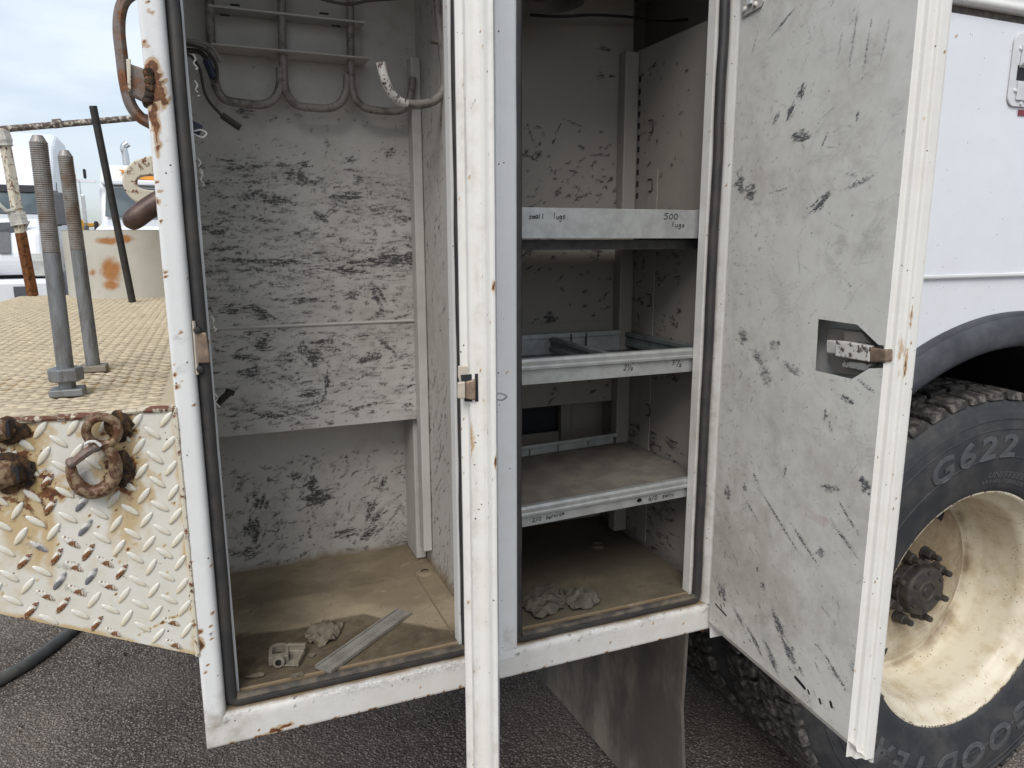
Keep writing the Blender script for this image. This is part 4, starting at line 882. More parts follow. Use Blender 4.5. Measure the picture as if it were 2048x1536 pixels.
# ---------------------------------------------------------------- dual wheel
wheel = bpy.data.objects.new('wheel', None); wheel.location = (WX, .10, WZ); COL.objects.link(wheel); wheel.parent = truck
wheel.matrix_parent_inverse = Matrix.Translation(-Vector(truck.location))
SIDE = [(.316, .060), (.318, .040), (.326, .030), (.338, .0245), (.352, .0225), (.372, .0185), (.395, .0140), (.4150, .0115), (.4162, .0100), (.4180, .0100), (.4192, .0115),
        (.440, .0100), (.460, .0098), (.480, .0108), (.4860, .0115), (.4872, .0098), (.4892, .0098), (.4904, .0120), (.505, .0140), (.5100, .0150), (.5112, .0134), (.5132, .0134), (.5144, .0158), (.527, .0190), (.5310, .0208), (.5330, .0230), (.5390, .0265), (.552, .0330), (.560, .0420)]
prof = SIDE + [(.562, .060), (.563, .150), (.562, .250)] + [(r, .31 - h_) for r, h_ in reversed(SIDE)]
MB().lathe(prof, (WX, 0, WZ), Y_, 120).build('tyre', 'tyre', wheel, smooth=True)
m = MB(); NP = 54
for k in range(NP):
    for (y0, y1, sh, slant, ln) in ((.028, .098, 0, .10, .78), (.104, .150, .5, -.22, .80), (.157, .203, 0.1, .22, .80), (.212, .282, .6, -.10, .78)):
        a0 = 2 * math.pi * (k + sh) / NP; da = 2 * math.pi / NP * ln
        r1 = .5800 + random.uniform(-.0010, .0006); vs_ = []
        for (rr, gr) in ((.556, 0), (r1, .0)):
            for (yy, aa) in ((y0, a0), (y1, a0 + slant * da), (y1, a0 + da + slant * da), (y0, a0 + da)):
                ins = .006 if (rr > .57 and yy in (y0, y1)) else 0
                y2 = yy + (ins if yy == y0 else -ins); rad = rr - (.005 if (rr > .57 and yy in (.028, .282)) else 0)
                vs_.append((WX + rad * math.cos(aa), y2, WZ + rad * math.sin(aa)))
        m.add(vs_, [(0, 1, 2, 3), (4, 7, 6, 5), (0, 4, 5, 1), (1, 5, 6, 2), (2, 6, 7, 3), (3, 7, 4, 0)])
tr = m.build('tread_blocks', 'tread', wheel, bevel=.0022, seg=1)
for nm, src in (('inner_tyre', bpy.data.objects['tyre']), ('tread_blocks', tr)):
    c = src.copy(); c.name = nm; COL.objects.link(c); c.location = (0, .34, 0)
# rim: flange, barrel, drop, disc
prof = [(.316, .050), (.3215, .047), (.3245, .042), (.3250, .037), (.3225, .0335), (.3180, .0340), (.3140, .040), (.3080, .056), (.3010, .068), (.290, .080), (.2860, .092), (.2840, .140), (.2800, .195), (.2710, .226), (.2640, .236), (.258, .238), (.252, .2355), (.240, .226), (.205, .212), (.165, .205), (.120, .2020), (.02, .2020)]
def rim_mesh():
    n_ = 160; k = len(prof); pr = np.array(prof); P = []; wr = []
    # finer profile
    f = [];
    for a, b in zip(pr[:-1], pr[1:]):
        d = np.linalg.norm(b - a); q = max(1, int(d / .006))
        for i in range(q): f.append(a + (b - a) * i / q)
    f.append(pr[-1]); f = np.array(f); ang = np.linspace(0, 2 * math.pi, n_, endpoint=False)
    A_, Rr = np.meshgrid(ang, f[:, 0]); Hh = np.repeat(f[:, 1][:, None], n_, 1)
    Xc, Zc = WX + Rr * np.cos(A_), WZ + Rr * np.sin(A_)
    V_ = np.stack([Xc, Hh, Zc], -1)
    w = np.zeros(V_.shape); up_ = (np.sin(A_) + 1) / 2
    disc = np.clip((.262 - Rr) / .02, 0, 1)
    w[..., 1] = disc * (.50 + .65 * up_ * fbm(Xc * 1, Zc * 1, 7, 3) + .25 * np.clip((.17 - Rr) / .06, 0, 1)) + .8 * np.exp(-((Rr - .266) / .009) ** 2) * (.35 + fbm(Xc, Zc, 20, 9)) + .28 * np.clip((Rr - .27) / .01, 0, 1) * np.clip((.31 - Rr) / .02, 0, 1) * fbm(A_ * 3, Hh * 20, 1.2, 6) * (.5 + up_)  # disc term mixes brown dirt with painted shade of the recessed disc
    w[..., 2] = .55 * np.exp(-((Hh - .034) / .004) ** 2) * (Rr > .316) * np.clip(fbm(A_ * 8, Rr, 3, 5) * 1.7 - .1, 0, 1)
    idx = np.arange(V_.shape[0] * n_).reshape(-1, n_); nx = np.roll(idx, -1, 1)
    Q = np.stack([idx[:-1], nx[:-1], nx[1:], idx[1:]], -1).reshape(-1, 4)
    return fast_mesh('rim', V_.reshape(-1, 3), Q, w.reshape(-1, 3))
me = rim_mesh(); me.materials.append(MT['rim']); rim = link(bpy.data.objects.new('rim', me), wheel)
for k in range(2):
    a = R(246 + 180 * k); c = np.array([WX + .205 * math.cos(a), .2128, WZ + .205 * math.sin(a)])
    MB().lathe([(0, -.0022), (.030, -.0022), (.033, -.0030), (.0345, -.0002), (.036, .004)], c, Y_, 28).build('hand_hole', 'dark', wheel, smooth=True)
hub = MB().lathe([(0, .147), (.012, .147), (.014, .150), (.024, .1500), (.026, .147), (.030, .147), (.032, .149), (.064, .150), (.068, .153), (.0695, .159), (.070, .178), (.077, .180), (.078, .202)], (WX, 0, WZ), Y_, 40).build('hub', 'hub', wheel, smooth=True)
for k in range(8):
    a = R(20 + 45 * k); c = np.array([WX + .096 * math.cos(a), .202, WZ + .096 * math.sin(a)])
    MB().lathe([(0, -.052), (.0075, -.051), (.0090, -.047), (.0090, -.030), (.0125, -.0295), (.0150, -.027), (.0165, -.006), (.020, -.005), (.020, 0)], c, Y_, 8).build('lug_nut', 'hub', wheel)
for k in range(6):
    a = R(30 + 60 * k); c = np.array([WX + .056 * math.cos(a), .1495, WZ + .056 * math.sin(a)])
    MB().lathe([(0, -.006), (.005, -.006), (.0055, 0)], c, Y_, 6).build('hub_bolt', 'hub', wheel)

# moulded lettering on the sidewall
def glyph(ch, size, depth):
    cu = bpy.data.curves.new('g', 'FONT'); cu.body = ch; cu.size = size; cu.extrude = depth; cu.offset = size * .018; cu.bevel_depth = size * .006
    o = bpy.data.objects.new('g', cu); COL.objects.link(o); dg = bpy.context.evaluated_depsgraph_get(); dg.update()
    me = bpy.data.meshes.new_from_object(o.evaluated_get(dg)); V_ = np.array([v.co[:] for v in me.vertices]); Fs = [tuple(p.vertices) for p in me.polygons]
    bpy.data.objects.remove(o); bpy.data.curves.remove(cu); bpy.data.meshes.remove(me); return V_, Fs
def arc_text(word, r, ang, size, gap, depth, name, y, slant=0.0, stretch=1.0, start=False):
    gl = [glyph(c, size, depth) if c != ' ' else None for c in word]
    adv = [(g_[0][:, 0].max() - g_[0][:, 0].min()) * stretch + gap if g_ else size * .4 for g_ in gl]; tot = sum(adv); pos = 0 if start else -tot / 2; m = MB()
    for g_, ad in zip(gl, adv):
        if g_:
            V_, Fs = g_; cx = (V_[:, 0].max() + V_[:, 0].min()) / 2
            out_ = []
            for v in V_:
                arcpos = pos + ad / 2 + (v[0] - cx) * stretch + slant * v[1]
                th = ang - arcpos / (r + size * .35); rad = r + v[1]
                yy = np.interp(rad, [q[0] for q in SIDE], [q[1] for q in SIDE])
                out_.append((WX + rad * math.cos(th), yy - v[2] * 1.0 - .0004, WZ + rad * math.sin(th)))
            m.add(out_, Fs)
        pos += ad
    return m.build(name, 'letter', wheel, smooth=False)
def polar(p): q = PY(p, .012); return math.hypot(q[0] - WX, q[2] - WZ), math.atan2(q[2] - WZ, q[0] - WX)
rG, aG = polar((1866, 985))
arc_text('G622', .420, aG + .02, .078, .020, .0022, 'sidewall_lettering', .01, .18, 1.45, True)
arc_text('RSD', .420, aG - .95, .078, .020, .0022, 'sidewall_lettering', .01, .18, 1.3, True)
rU, aU = polar((1985, 952))
arc_text('UNISTEEL', rU - .008, aU + .02, .022, .004, .0008, 'sidewall_lettering', .01, .15, 1.3, True)
rU, aU = polar((1970, 968))
arc_text('RADIAL', rU - .006, aU, .013, .003, .0007, 'sidewall_lettering', .01, 0, 1.2, True)
arc_text('TUBELESS', rU - .006, aU - .22, .013, .003, .0007, 'sidewall_lettering', .01, 0, 1.2, True)
rY, aY = polar((1884, 1500))
arc_text('GOOD', .392, aY + .92, .088, .020, .0022, 'sidewall_lettering', .01, .16, 1.25, True)
arc_text('YEAR', .392, aY - .06, .088, .020, .0022, 'sidewall_lettering', .01, .16, 1.25, True)

# mud flap hanging behind the wheel
FX = .952
def fq(p, x=FX): return PX(p, x)
tl, trr = fq((1075, 1290)), fq((1373, 1262)); trr = np.array([FX, trr[1], .664]); tl = np.array([FX, fq((1078, 1352))[1], .664])
ol = [tl, fq((1078, 1352)), fq((1235, 1536)), fq((1300, 1610)), fq((1366, 1610)), fq((1366, 1536)), fq((1362, 1420)), fq((1368, 1330)), trr]
m = MB(); m.prism(ol, (.009, 0, 0)); m.build('mud_flap', 'flap', truck, bevel=.002)
m = MB(); a = fq((1382, 1285)); m.box(FX + .012, FX + .018, a[1] - .02, a[1] + .03, .58, .662); m.box(FX + .012, FX + .12, a[1] - .02, a[1] + .03, .650, .6625); m.build('flap_bracket', 'rail', truck)

# ---------------------------------------------------------------- rear work deck
DKZ, DX0, DX1, DY1 = 1.2155, -.80, -.0625, 2.75
def deck_marks(w):                            # u = x - DX0, v = y
    w.field(lambda U, V: .30 * np.clip(fbm(U, V, 5, 71) - .3, 0, 1), 1)
    for _ in range(160): w.blob(rng.uniform(0, .73), rng.uniform(0, 2.7), rng.uniform(.002, .007), 1.0, 0, rag=.9)
    for p, r in (((20, 655), .02), ((60, 668), .02), ((155, 627), .02)): q = PZ(p, DKZ); w.blob(q[0] - DX0, q[1], r, .9, 0, sx=1.0, sy=.7)
    for c in ((137, 785), (185, 742), (265, 603), (200, 765)):
        q = PZ(c, DKZ); w.blob(q[0] - DX0, q[1], .055, .55, 2, sx=1.4); w.blob(q[0] - DX0 + .03, q[1] - .01, .035, .5, 0)
    w.blob(DX1 - DX0 - .30, .30, .09, .35, 2, sx=1.6)
    w.field(lambda U, V: .9 * np.exp(-(V / .006) ** 2) * np.clip(fbm(U * 2, V, 18, 4) * 1.6 - .3, 0, 1), 2)
sheet('deck_plate', (DX0, .0, DKZ), X_, Y_, DX1 - DX0, DY1, .006, 'deck', truck, deck_marks, .001)
# raised bars of the deck: too many and too small to pick apart
def lozenge(L, Wd, H):
    return [(-L / 2, 0, 0), (-L * .25, -Wd / 2, 0), (L * .25, -Wd / 2, 0), (L / 2, 0, 0), (L * .25, Wd / 2, 0), (-L * .25, Wd / 2, 0), (-L * .27, 0, H), (L * .27, 0, H), (-L * .18, -Wd * .22, H), (L * .18, -Wd * .22, H), (L * .18, Wd * .22, H), (-L * .18, Wd * .22, H)], \
           [(0, 1, 8, 6), (1, 2, 9, 8), (2, 3, 7, 9), (3, 4, 10, 7), (4, 5, 11, 10), (5, 0, 6, 11), (6, 8, 9, 7, 10, 11)]
lv, lf = lozenge(.027, .0085, .0026); lv = np.array(lv); V_ = []; m = MB(); p_ = .0208
nx, ny = int((DX1 - DX0 - .012) / p_), int((DY1 - .03) / p_)
for i in range(nx):
    for j in range(ny):
        a = R(24) if (i + j) % 2 else R(-24)
        a += random.uniform(-.04, .04)
        c, s_ = math.cos(a), math.sin(a); k = random.uniform(.85, 1.05)
        q = np.stack([lv[:, 0] * c * k - lv[:, 1] * s_, lv[:, 0] * s_ * k + lv[:, 1] * c, lv[:, 2] * random.uniform(.6, 1)], -1) + np.array([DX0 + .02 + i * p_ * 1.0, .018 + j * p_, DKZ + .0004])
        m.add(q, lf)
tag(m.build('deck_tread_bars', 'deck_bar', truck, fixn=False), kind='stuff')
# side of the deck: white tread plate with rust round the welded fittings
z00, z01 = PY((400, 1310))[2], PY((0, 1228))[2]; sl = (z01 - z00) / (PY((0, 1228))[0] - DX1)
def bot(x): return z00 + (x - DX1) * sl
PX0, PZb = DX0, z00
tri = [(-.01, -.02), (DX1 - DX0 + .01, -.02), (DX1 - DX0 + .01, -.0005), (DX1 - DX0, 0.0), (0, bot(DX0) - PZb), (-.01, bot(DX0) - PZb)]
def plate_marks(w):                           # u = x - DX0, v = z - PZb
    def uv(p): q = PY(p); return q[0] - DX0, q[2] - PZb
    H_ = DKZ - PZb
    w.field(lambda U, V: 1.0 * np.exp(-((V - H_) / .006) ** 2) * np.clip(fbm(U * 2, V, 16, 4) * 1.6 - .15, 0, 1.2), 2)
    w.field(lambda U, V: .9 * np.exp(-((V - (sl * (U - (DX1 - DX0)))) / .006) ** 2) * np.clip(fbm(U * 2, V, 18, 14) * 1.7 - .3, 0, 1.2), 2)
    w.field(lambda U, V: .55 * np.exp(-((U - (DX1 - DX0)) / .008) ** 2) * np.clip(fbm(U, V, 24, 15) * 1.7 - .3, 0, 1), 2)
    for p, r, st, sx, sy in (((238, 855), .022, 1.2, 1.0, 1.0), ((240, 940), .026, 1.25, .9, 1.2), ((15, 862), .034, 1.2, 1, 1), ((35, 945), .036, 1.2, 1, 1), ((235, 900), .045, .55, 1.0, 1.4), ((255, 955), .045, .55, .9, 1.3), ((45, 970), .055, .55, 1.2, 1.1), ((60, 880), .035, .45, 1, 1), ((100, 985), .02, .95, 1.2, .8), ((95, 960), .012, 1.0, 1, 1), ((205, 850), .04, .4, 1, 1)):
        u, v = uv(p); w.blob(u, v, r, st, 2, sx=sx, sy=sy, rag=1.0, freq=4)
    for p, ln, wd in (((245, 960), .11, .018), ((225, 955), .09, .012), ((50, 985), .10, .016), ((85, 985), .12, .012), ((30, 990), .07, .02), ((60, 1010), .09, .01), ((262, 960), .08, .008), ((0, 1000), .09, .015)):
        u, v = uv(p); w.drip(u, v, ln * 1.25, wd * 1.4, .75, 2)
    for p, r_, sx, sy in (((246, 850), .019, 1.1, 1.0), ((222, 828), .012, 1.6, .6), ((248, 938), .020, .9, 1.35), ((35, 865), .020, 1, 1.1), ((50, 950), .022, 1, 1.3), ((70, 975), .010, 1.5, 1)):
        u, v = uv(p); w.blob(u, v, r_ * 1.35, 1.3, 0, sx=sx, sy=sy, rag=.75, freq=5)
    for p in ((60, 1090), (75, 1105), (135, 1130), (160, 985), (110, 985), (150, 1180), (150, 985)):
        u, v = uv(p); w.stroke(u, v, rng.uniform(.02, .05), rng.uniform(.006, .014), rng.uniform(-.8, -.3), .65, 0)
    w.field(lambda U, V: .20 * np.clip(fbm(U * 1.6, V * .5, 11, 34) - .42, 0, 1) * 2, 2)
    for _ in range(110): w.blob(rng.uniform(.4, .74), rng.uniform(0, H_), rng.uniform(.001, .003), 1.0, 2)
    u, v = uv((330, 1243)); w.stroke(u, v, .09, .004, .35, .9, 2)
side = sheet('deck_side_plate', (DX0, 0, PZb), X_, Z_, DX1 - DX0, DKZ - PZb - .0005, .0030, 'plate', truck, plate_marks, .0008, [tri])
def almond(L, Wd, H):
    xs = (-.5, -.40, -.15, .15, .40, .5); hw_ = (.10, .30, .5, .5, .30, .10)
    ol = [(x, -w_) for x, w_ in zip(xs, hw_)] + [(x, w_) for x, w_ in zip(xs[::-1], hw_[::-1])]
    v_ = [(x * L, y * Wd, 0) for x, y in ol] + [(x * L * .90, y * Wd * .72, H * .75) for x, y in ol] + [(x * L * .80, y * Wd * .34, H) for x, y in ol]
    f_ = [(r_ * 12 + i, r_ * 12 + (i + 1) % 12, (r_ + 1) * 12 + (i + 1) % 12, (r_ + 1) * 12 + i) for r_ in (0, 1) for i in range(12)] + [tuple(range(24, 36))]
    return v_, f_
lv2, lf2 = almond(.0285, .0090, .0019)
def side_bar(mat, flip):
    m = MB(); a = R(52 if not flip else -42); q = []
    for (x, y, z) in lv2: q.append((x * math.cos(a) - y * math.sin(a), -z, x * math.sin(a) + y * math.cos(a)))
    m.add(q, lf2); me = m.mesh('tread_bar'); me.polygons.foreach_set('use_smooth', [True] * len(me.polygons)); me.materials.append(MT[mat]); return me
BM = {(k, f_): side_bar(k, f_) for k in ('bar_clean', 'bar_rust', 'bar_steel') for f_ in (0, 1)}
rust_px = [(160, 1170), (170, 1115), (130, 1125), (190, 1130), (155, 1095), (205, 1180), (235, 1160), (150, 1250), (185, 1255), (220, 1265), (265, 1270), (110, 1200), (335, 1230), (90, 965), (240, 1150), (75, 1210), (295, 1285), (60, 1110), (100, 1000), (330, 1290)]
rust_xz = [PY(p)[[0, 2]] for p in rust_px]; steel_xz = [PY(p)[[0, 2]] for p in ((30, 1090), (65, 1095), (85, 1120), (110, 1105), (145, 1010), (160, 1055), (190, 1160), (150, 1060), (110, 1160))]
gx, gz = .0385, .0365; nb = 0
for i in range(-11, 2):
    for j in range(0, 12):
        for f_ in (0, 1):
            x = DX1 - .012 + i * gx + f_ * gx * .5; z = DKZ - .016 - j * gz - f_ * gz * .5
            if x > DX1 - .006 or x < DX0 + .02 or z < bot(x) + .006 or x < -.46: continue
            dr = min(np.hypot(x - q[0], z - q[1]) for q in rust_xz); ds = min(np.hypot(x - q[0], z - q[1]) for q in steel_xz)
            k = 'bar_rust' if dr < .014 or random.random() < .03 else ('bar_steel' if ds < .013 else 'bar_clean')
            o = bpy.data.objects.new('tread_bar', BM[(k, f_)]); link(o, side); o.location = (x, -.0003, z)
            o.rotation_euler = (0, random.uniform(-.05, .05), 0); o.scale = (random.uniform(.9, 1.05), random.uniform(.7, 1.0), random.uniform(.93, 1.05)); nb += 1
# rounded deck lip and closing plates behind
m = MB(); m.prism([(DX0, .004, bot(DX0)), (DX1 + .02, .004, z00), (DX1 + .02, .004, DKZ - .006), (DX0, .004, DKZ - .006)], (0, DY1 - .01, 0)); m.build('deck_body', 'steel_dark', truck)
MB().tube([(x, .0008 + .001 * math.sin(x * 60), DKZ - .0016 + .0009 * math.sin(x * 43)) for x in np.linspace(DX0, DX1 - .001, 90)], [.0036 + .0022 * random.random() for _ in range(90)], 8).build('deck_lip', 'rust_edge', truck, smooth=True)
MB().tube([(DX1 + .0006, -.0002, z) for z in np.linspace(z00, DKZ, 30)], [.0030 + .0012 * random.random() for _ in range(30)], 7).build('corner_weld', 'rust_paint', truck, smooth=True)

def lump(c, r, seed, rag=.35, n=14):
    m = MB(); c = np.asarray(c, float); g_ = np.random.default_rng(seed); ph = g_.random((6, 4)) * 6; vs_ = []
    for i in range(n + 1):
        th = math.pi * i / n
        for j in range(2 * n):
            p = math.pi * j / n; d = np.array([math.sin(th) * math.cos(p), math.sin(th) * math.sin(p), math.cos(th)])
            k = 1 + rag * sum(math.sin(d.dot(a[:3]) * 1.4 + a[3]) for a in ph) / 6 + rag * .45 * sum(math.sin(d.dot(a[:3]) * 4.1 + a[3] * 3) for a in ph) / 6
            vs_.append(c + d * np.asarray(r) * k)
    fs = [(i * 2 * n + j, i * 2 * n + (j + 1) % (2 * n), (i + 1) * 2 * n + (j + 1) % (2 * n), (i + 1) * 2 * n + j) for i in range(n) for j in range(2 * n)]
    return m.add(vs_, fs)
# safety hook welded to the plate
HY = -.016
P = [PY(p, HY) for p in ((207, 890), (222, 905), (231, 925), (229, 952), (213, 974), (188, 984), (163, 976), (147, 956), (141, 932))]
pth = smooth_path(P, 6); rr = np.interp(np.linspace(0, 1, len(pth)), [0, .25, .5, .75, 1], [.0068, .0085, .0105, .0100, .0066])
hk = MB().tube(pth, list(rr), 14).build('safety_hook', 'hook', truck, smooth=True)
c = PY((205, 862), HY); ring = [c + np.array([.0195 * math.cos(a), 0, .0195 * math.sin(a)]) for a in np.linspace(0, 2 * math.pi, 28, endpoint=False)]
MB().tube(ring, .0062, 10, closed=True).build('hook_eye', 'hook', hk, smooth=True)
MB().tube([PY(p, HY - .006) for p in ((190, 893), (165, 910), (143, 928))], [.0058, .0062, .0050], 8).build('hook_latch', 'rail', hk, smooth=True)
MB().tube(smooth_path([PY(p, HY - .014) for p in ((168, 890), (178, 884), (192, 884), (202, 892))], 4), .0022, 7).build('latch_spring', 'latch', hk, smooth=True)
lump(PY((191, 893), HY - .004), (.0078, .010, .0078), 2, .15, 8).build('latch_pin', 'rail', hk, smooth=True)
lump(PY((143, 925), HY - .003), (.0075, .009, .0075), 3, .15, 8).build('hook_tip', 'rail', hk, smooth=True)
lump(PY((238, 852), -.004), (.016, .007, .019), 4, .5, 16).build('weld_bead', 'char', hk, smooth=True)
lump(PY((243, 938), -.004), (.014, .007, .022), 5, .5, 16).build('weld_bead', 'char', hk, smooth=True)
for k, (p, rx, rz, slot, tilt) in enumerate((((0, 862), .020, .017, (15, 858), .05), ((8, 948), .023, .024, (34, 946), -.06))):
    c = PY(p, -.010); a = lump(c + np.array([.008, .008, -.002]), (rx * 1.1, .005, rz * 1.1), 70 + k, .30, 16).build('burnt_bracket', 'char', truck, smooth=True)
    lump(c + np.array([-.004, .0, 0]), (rx * 1.05, .013, rz * .82), 80 + k, .12, 16).build('bracket_body', 'hook', a, smooth=True)
    lump(PY(slot, -.010), (rx * .42, .012, rz * .72), 84 + k, .15, 14).build('bracket_ear', 'char', a, smooth=True)
    q = PY(slot, -.0235); m = MB(); m.prism([q + np.array([dx, 0, dz]) for dx, dz in ((-.0016, -.009), (0, -.012), (.0016, -.009), (.0020, .005), (.0006, .010), (-.001, .009), (-.0018, .005))], (0, .012, 0)); m.build('bracket_slot', 'dark', a)

# grab rail, welded lug, lifting ring and pin on the end of the body
P = [PY(p, .045) for p in ((330, -60), (280, -22), (252, -2), (241, 22), (238, 60), (243, 110), (250, 165), (261, 208), (280, 234), (303, 248))]
MB().tube(smooth_path(P, 5), .0098, 10, flat=.8).build('grab_rail', 'rail', truck, smooth=True)
m = MB(); m.prism([PY(p, .018) for p in ((253, 118), (263, 128), (290, 137), (303, 150), (303, 206), (290, 204), (262, 190), (258, 182))], (0, .016, 0)); lug_ = m.build('welded_lug', 'rail', truck, bevel=.003)
for k, p in enumerate(((300, 148), (304, 163), (303, 178), (301, 193), (297, 204))):
    lump(PY(p, .006), (.008, .010, .0085), 30 + k, .35, 9).build('weld_bead', 'char', lug_, smooth=True)
m = MB(); m.prism([PY(p, .012) for p in ((252, 118), (261, 117), (262, 178), (256, 184))], (0, .006, 0)); m.build('lug_face', 'rust_paint', lug_, bevel=.001)
c = PY((318, 366), .30)
rp = MB()
N_ = 40; vo = []
for k in range(N_):
    a = 2 * math.pi * k / N_; ca, sa = math.cos(a), math.sin(a)
    vo.append((c + np.array([.056 * ca, 0, .045 * sa]), c + np.array([.034 * (abs(ca) ** .6) * np.sign(ca), 0, .0125 * (abs(sa) ** .8) * np.sign(sa)])))
for y0 in (0, .016):
    pass
vs_ = [v[0] for v in vo] + [v[1] for v in vo] + [v[0] + np.array([0, .018, 0]) for v in vo] + [v[1] + np.array([0, .018, 0]) for v in vo]
fs = []
for k in range(N_):
    q = (k + 1) % N_
    fs += [(k, q, N_ + q, N_ + k), (2 * N_ + k, 3 * N_ + k, 3 * N_ + q, 2 * N_ + q), (k, 2 * N_ + k, 2 * N_ + q, q), (N_ + k, N_ + q, 3 * N_ + q, 3 * N_ + k)]
rp.add(vs_, fs); rp.build('lifting_ring', 'rust_paint', truck, smooth=True, bevel=.0025)
MB().tube(smooth_path([PY(p, .29) for p in ((250, 452), (262, 443), (285, 425), (310, 408), (330, 396))], 4), [.003, .0090, .0122, .0145, .0162, .0172, .018, .018, .018, .018, .018, .018, .018, .018, .018, .018, .018], 14).build('rusty_pin', 'pin', truck, smooth=True)

# ================================================================== shelf trays (each slides out)
GL = {'s': [[(.5, .55), (.3, .62), (.12, .5), (.3, .32), (.42, .18), (.25, .02), (.05, .08)]], 'm': [[(.0, .6), (.05, 0)], [(.04, .45), (.2, .6), (.28, .4), (.28, 0)], [(.28, .45), (.45, .6), (.55, .4), (.56, 0)]],
      'a': [[(.45, .5), (.25, .62), (.05, .35), (.12, .05), (.3, .05), (.45, .35), (.46, .55), (.5, 0)]], 'l': [[(.15, 1.05), (.12, .3), (.18, 0)]], 'u': [[(.03, .58), (.05, .1), (.25, 0), (.42, .2), (.44, .58)], [(.44, .3), (.48, 0)]],
      'g': [[(.42, .5), (.2, .6), (.05, .35), (.15, .08), (.38, .2), (.43, .55), (.42, -.3), (.2, -.45), (.02, -.3)]], '5': [[(.5, 1), (.12, .98), (.1, .6), (.4, .58), (.5, .3), (.3, .0), (.02, .08)]], '0': [[(.28, 1), (.06, .7), (.08, .2), (.3, 0), (.5, .3), (.48, .8), (.28, 1)]],
      '2': [[(.04, .8), (.22, 1), (.42, .8), (.3, .4), (.03, .02), (.5, .03)]], '/': [[(.42, 1.05), (.02, -.1)]], 'e': [[(.05, .32), (.42, .38), (.3, .6), (.1, .5), (.05, .15), (.3, 0), (.48, .1)]], 'r': [[(.05, .6), (.1, 0)], [(.08, .35), (.25, .6), (.42, .55)]],
      'v': [[(.03, .58), (.22, .0), (.45, .6)]], 'i': [[(.1, .58), (.12, 0)], [(.1, .8), (.12, .84)]], 'c': [[(.42, .52), (.2, .6), (.05, .3), (.2, .02), (.45, .1)]], '4': [[(.3, 1), (.03, .4), (.5, .42)], [(.4, .7), (.38, 0)]],
      '3': [[(.06, .9), (.3, 1), (.42, .78), (.2, .56), (.44, .35), (.3, .02), (.03, .1)]], '1': [[(.1, .8), (.2, 1), (.2, 0)]], '"': [[(.1, 1.1), (.08, .85)], [(.25, 1.1), (.24, .85)]], ' ': []}
def write(m, text, p_left, p_right, y, size, wd=.00062):
    """marker strokes on a vertical face at depth y, running from one pixel to another"""
    a, b = PY(p_left, y), PY(p_right, y); d = b - a; ln = np.linalg.norm(d); d /= ln; adv = ln / len(text)
    for i, ch in enumerate(text):
        o = a + d * adv * i + Z_ * random.uniform(-.0008, .0008); big = size * random.uniform(.92, 1.08)
        for st in GL[ch]:
            pts = [o + d * (q[0] * adv * 1.45 + .12 * q[1] * size) + Z_ * (q[1] * big) for q in st]
            pts = smooth_path(pts, 4) if len(pts) > 2 else pts
            for p, q in zip(pts[:-1], pts[1:]):
                t = q - p; l = np.linalg.norm(t) + 1e-9; t /= l; nn = np.array([-t[2], 0, t[0]]) * wd * random.uniform(.75, 1.15); ex = t * wd * .6
                m.add([p - ex - nn, q + ex - nn, q + ex + nn, p - ex + nn], [(0, 1, 2, 3)])
TX0, TX1, TYF, TYB = WALL_M1 + .004, .868, .056, .345
def tray(z0, z1, label, mode):
    t = thing('shelf_tray', ((TX0 + TX1) / 2, (TYF + TYB) / 2, z0), label, 'tray', 'metal trays shelved in the narrow compartment')
    xr = WALL_R - .003
    if mode == 0:
        m = MB(); m.box(TX0, xr, TYF, TYF + .0016, z0, z1); m.box(TX0, xr, TYF + .0017, TYF + .010, z1 - .0022, z1 - .0003); m.box(TX0, xr, TYF + .0017, TYF + .012, z0 + .0002, z0 + .0018)
        m.build('tray_front', 'galv', t, bevel=.0007)
    else:
        lip = .55 if mode == 1 else .48
        zl_ = z0 + (z1 - z0) * lip
        m = MB(); m.box(TX0, xr, TYF, TYF + .0016, z0, zl_ + .004); m.build('tray_front', 'galv', t, bevel=.0006)
        m = MB(); m.prism([(TX0, TYF - .001, zl_), (TX0, TYF - .007, zl_ + .002), (TX0, TYF - .0075, zl_ + .007), (TX0, TYF - .0055, zl_ + .0085), (TX0, TYF - .0065, z1 - .005), (TX0, TYF - .0045, z1), (TX0, TYF + .006, z1 + .0006), (TX0, TYF + .006, zl_)], (xr - TX0, 0, 0)); m.build('tray_lip', 'galv', t, bevel=.0008)
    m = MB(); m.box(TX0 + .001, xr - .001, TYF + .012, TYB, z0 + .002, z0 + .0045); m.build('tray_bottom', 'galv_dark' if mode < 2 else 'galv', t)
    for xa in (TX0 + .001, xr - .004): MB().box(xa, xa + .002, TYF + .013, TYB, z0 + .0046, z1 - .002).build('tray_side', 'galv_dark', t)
    return t
z0a, z1a = PY((1200, 477), TYF)[2], PY((1200, 417), TYF)[2]
t1 = tray(z0a, z1a, 'plain deep galvanised tray front marked small lugs and 500 lugs', 0)
def words(t, *items):
    for it in items:
        m = MB()
        for a in (it if isinstance(it, list) else [it]): write(m, *a)
        m.build('handwriting', 'ink', t, fixn=False)
yt = TYF - .0006
words(t1, ('small', (1058, 437), (1090, 437), yt, .0085), ('lugs', (1107, 437), (1131, 439), yt, .0095), ('500', (1328, 438), (1357, 438), yt, .0095), ('lugs', (1344, 453), (1370, 455), yt, .0085))
MB().box(TX0 + .003, WALL_R - .004, TYF + .02, TYB, z0a - .020, z0a - .002).build('tray_runner', 'steel_dark', t1)
z0b, z1b = PY((1200, 758), TYF)[2], PY((1200, 708), TYF)[2]
t2 = tray(z0b, z1b, 'divided galvanised tray with bins, marked 2½ and 3½ on its lip', 1)
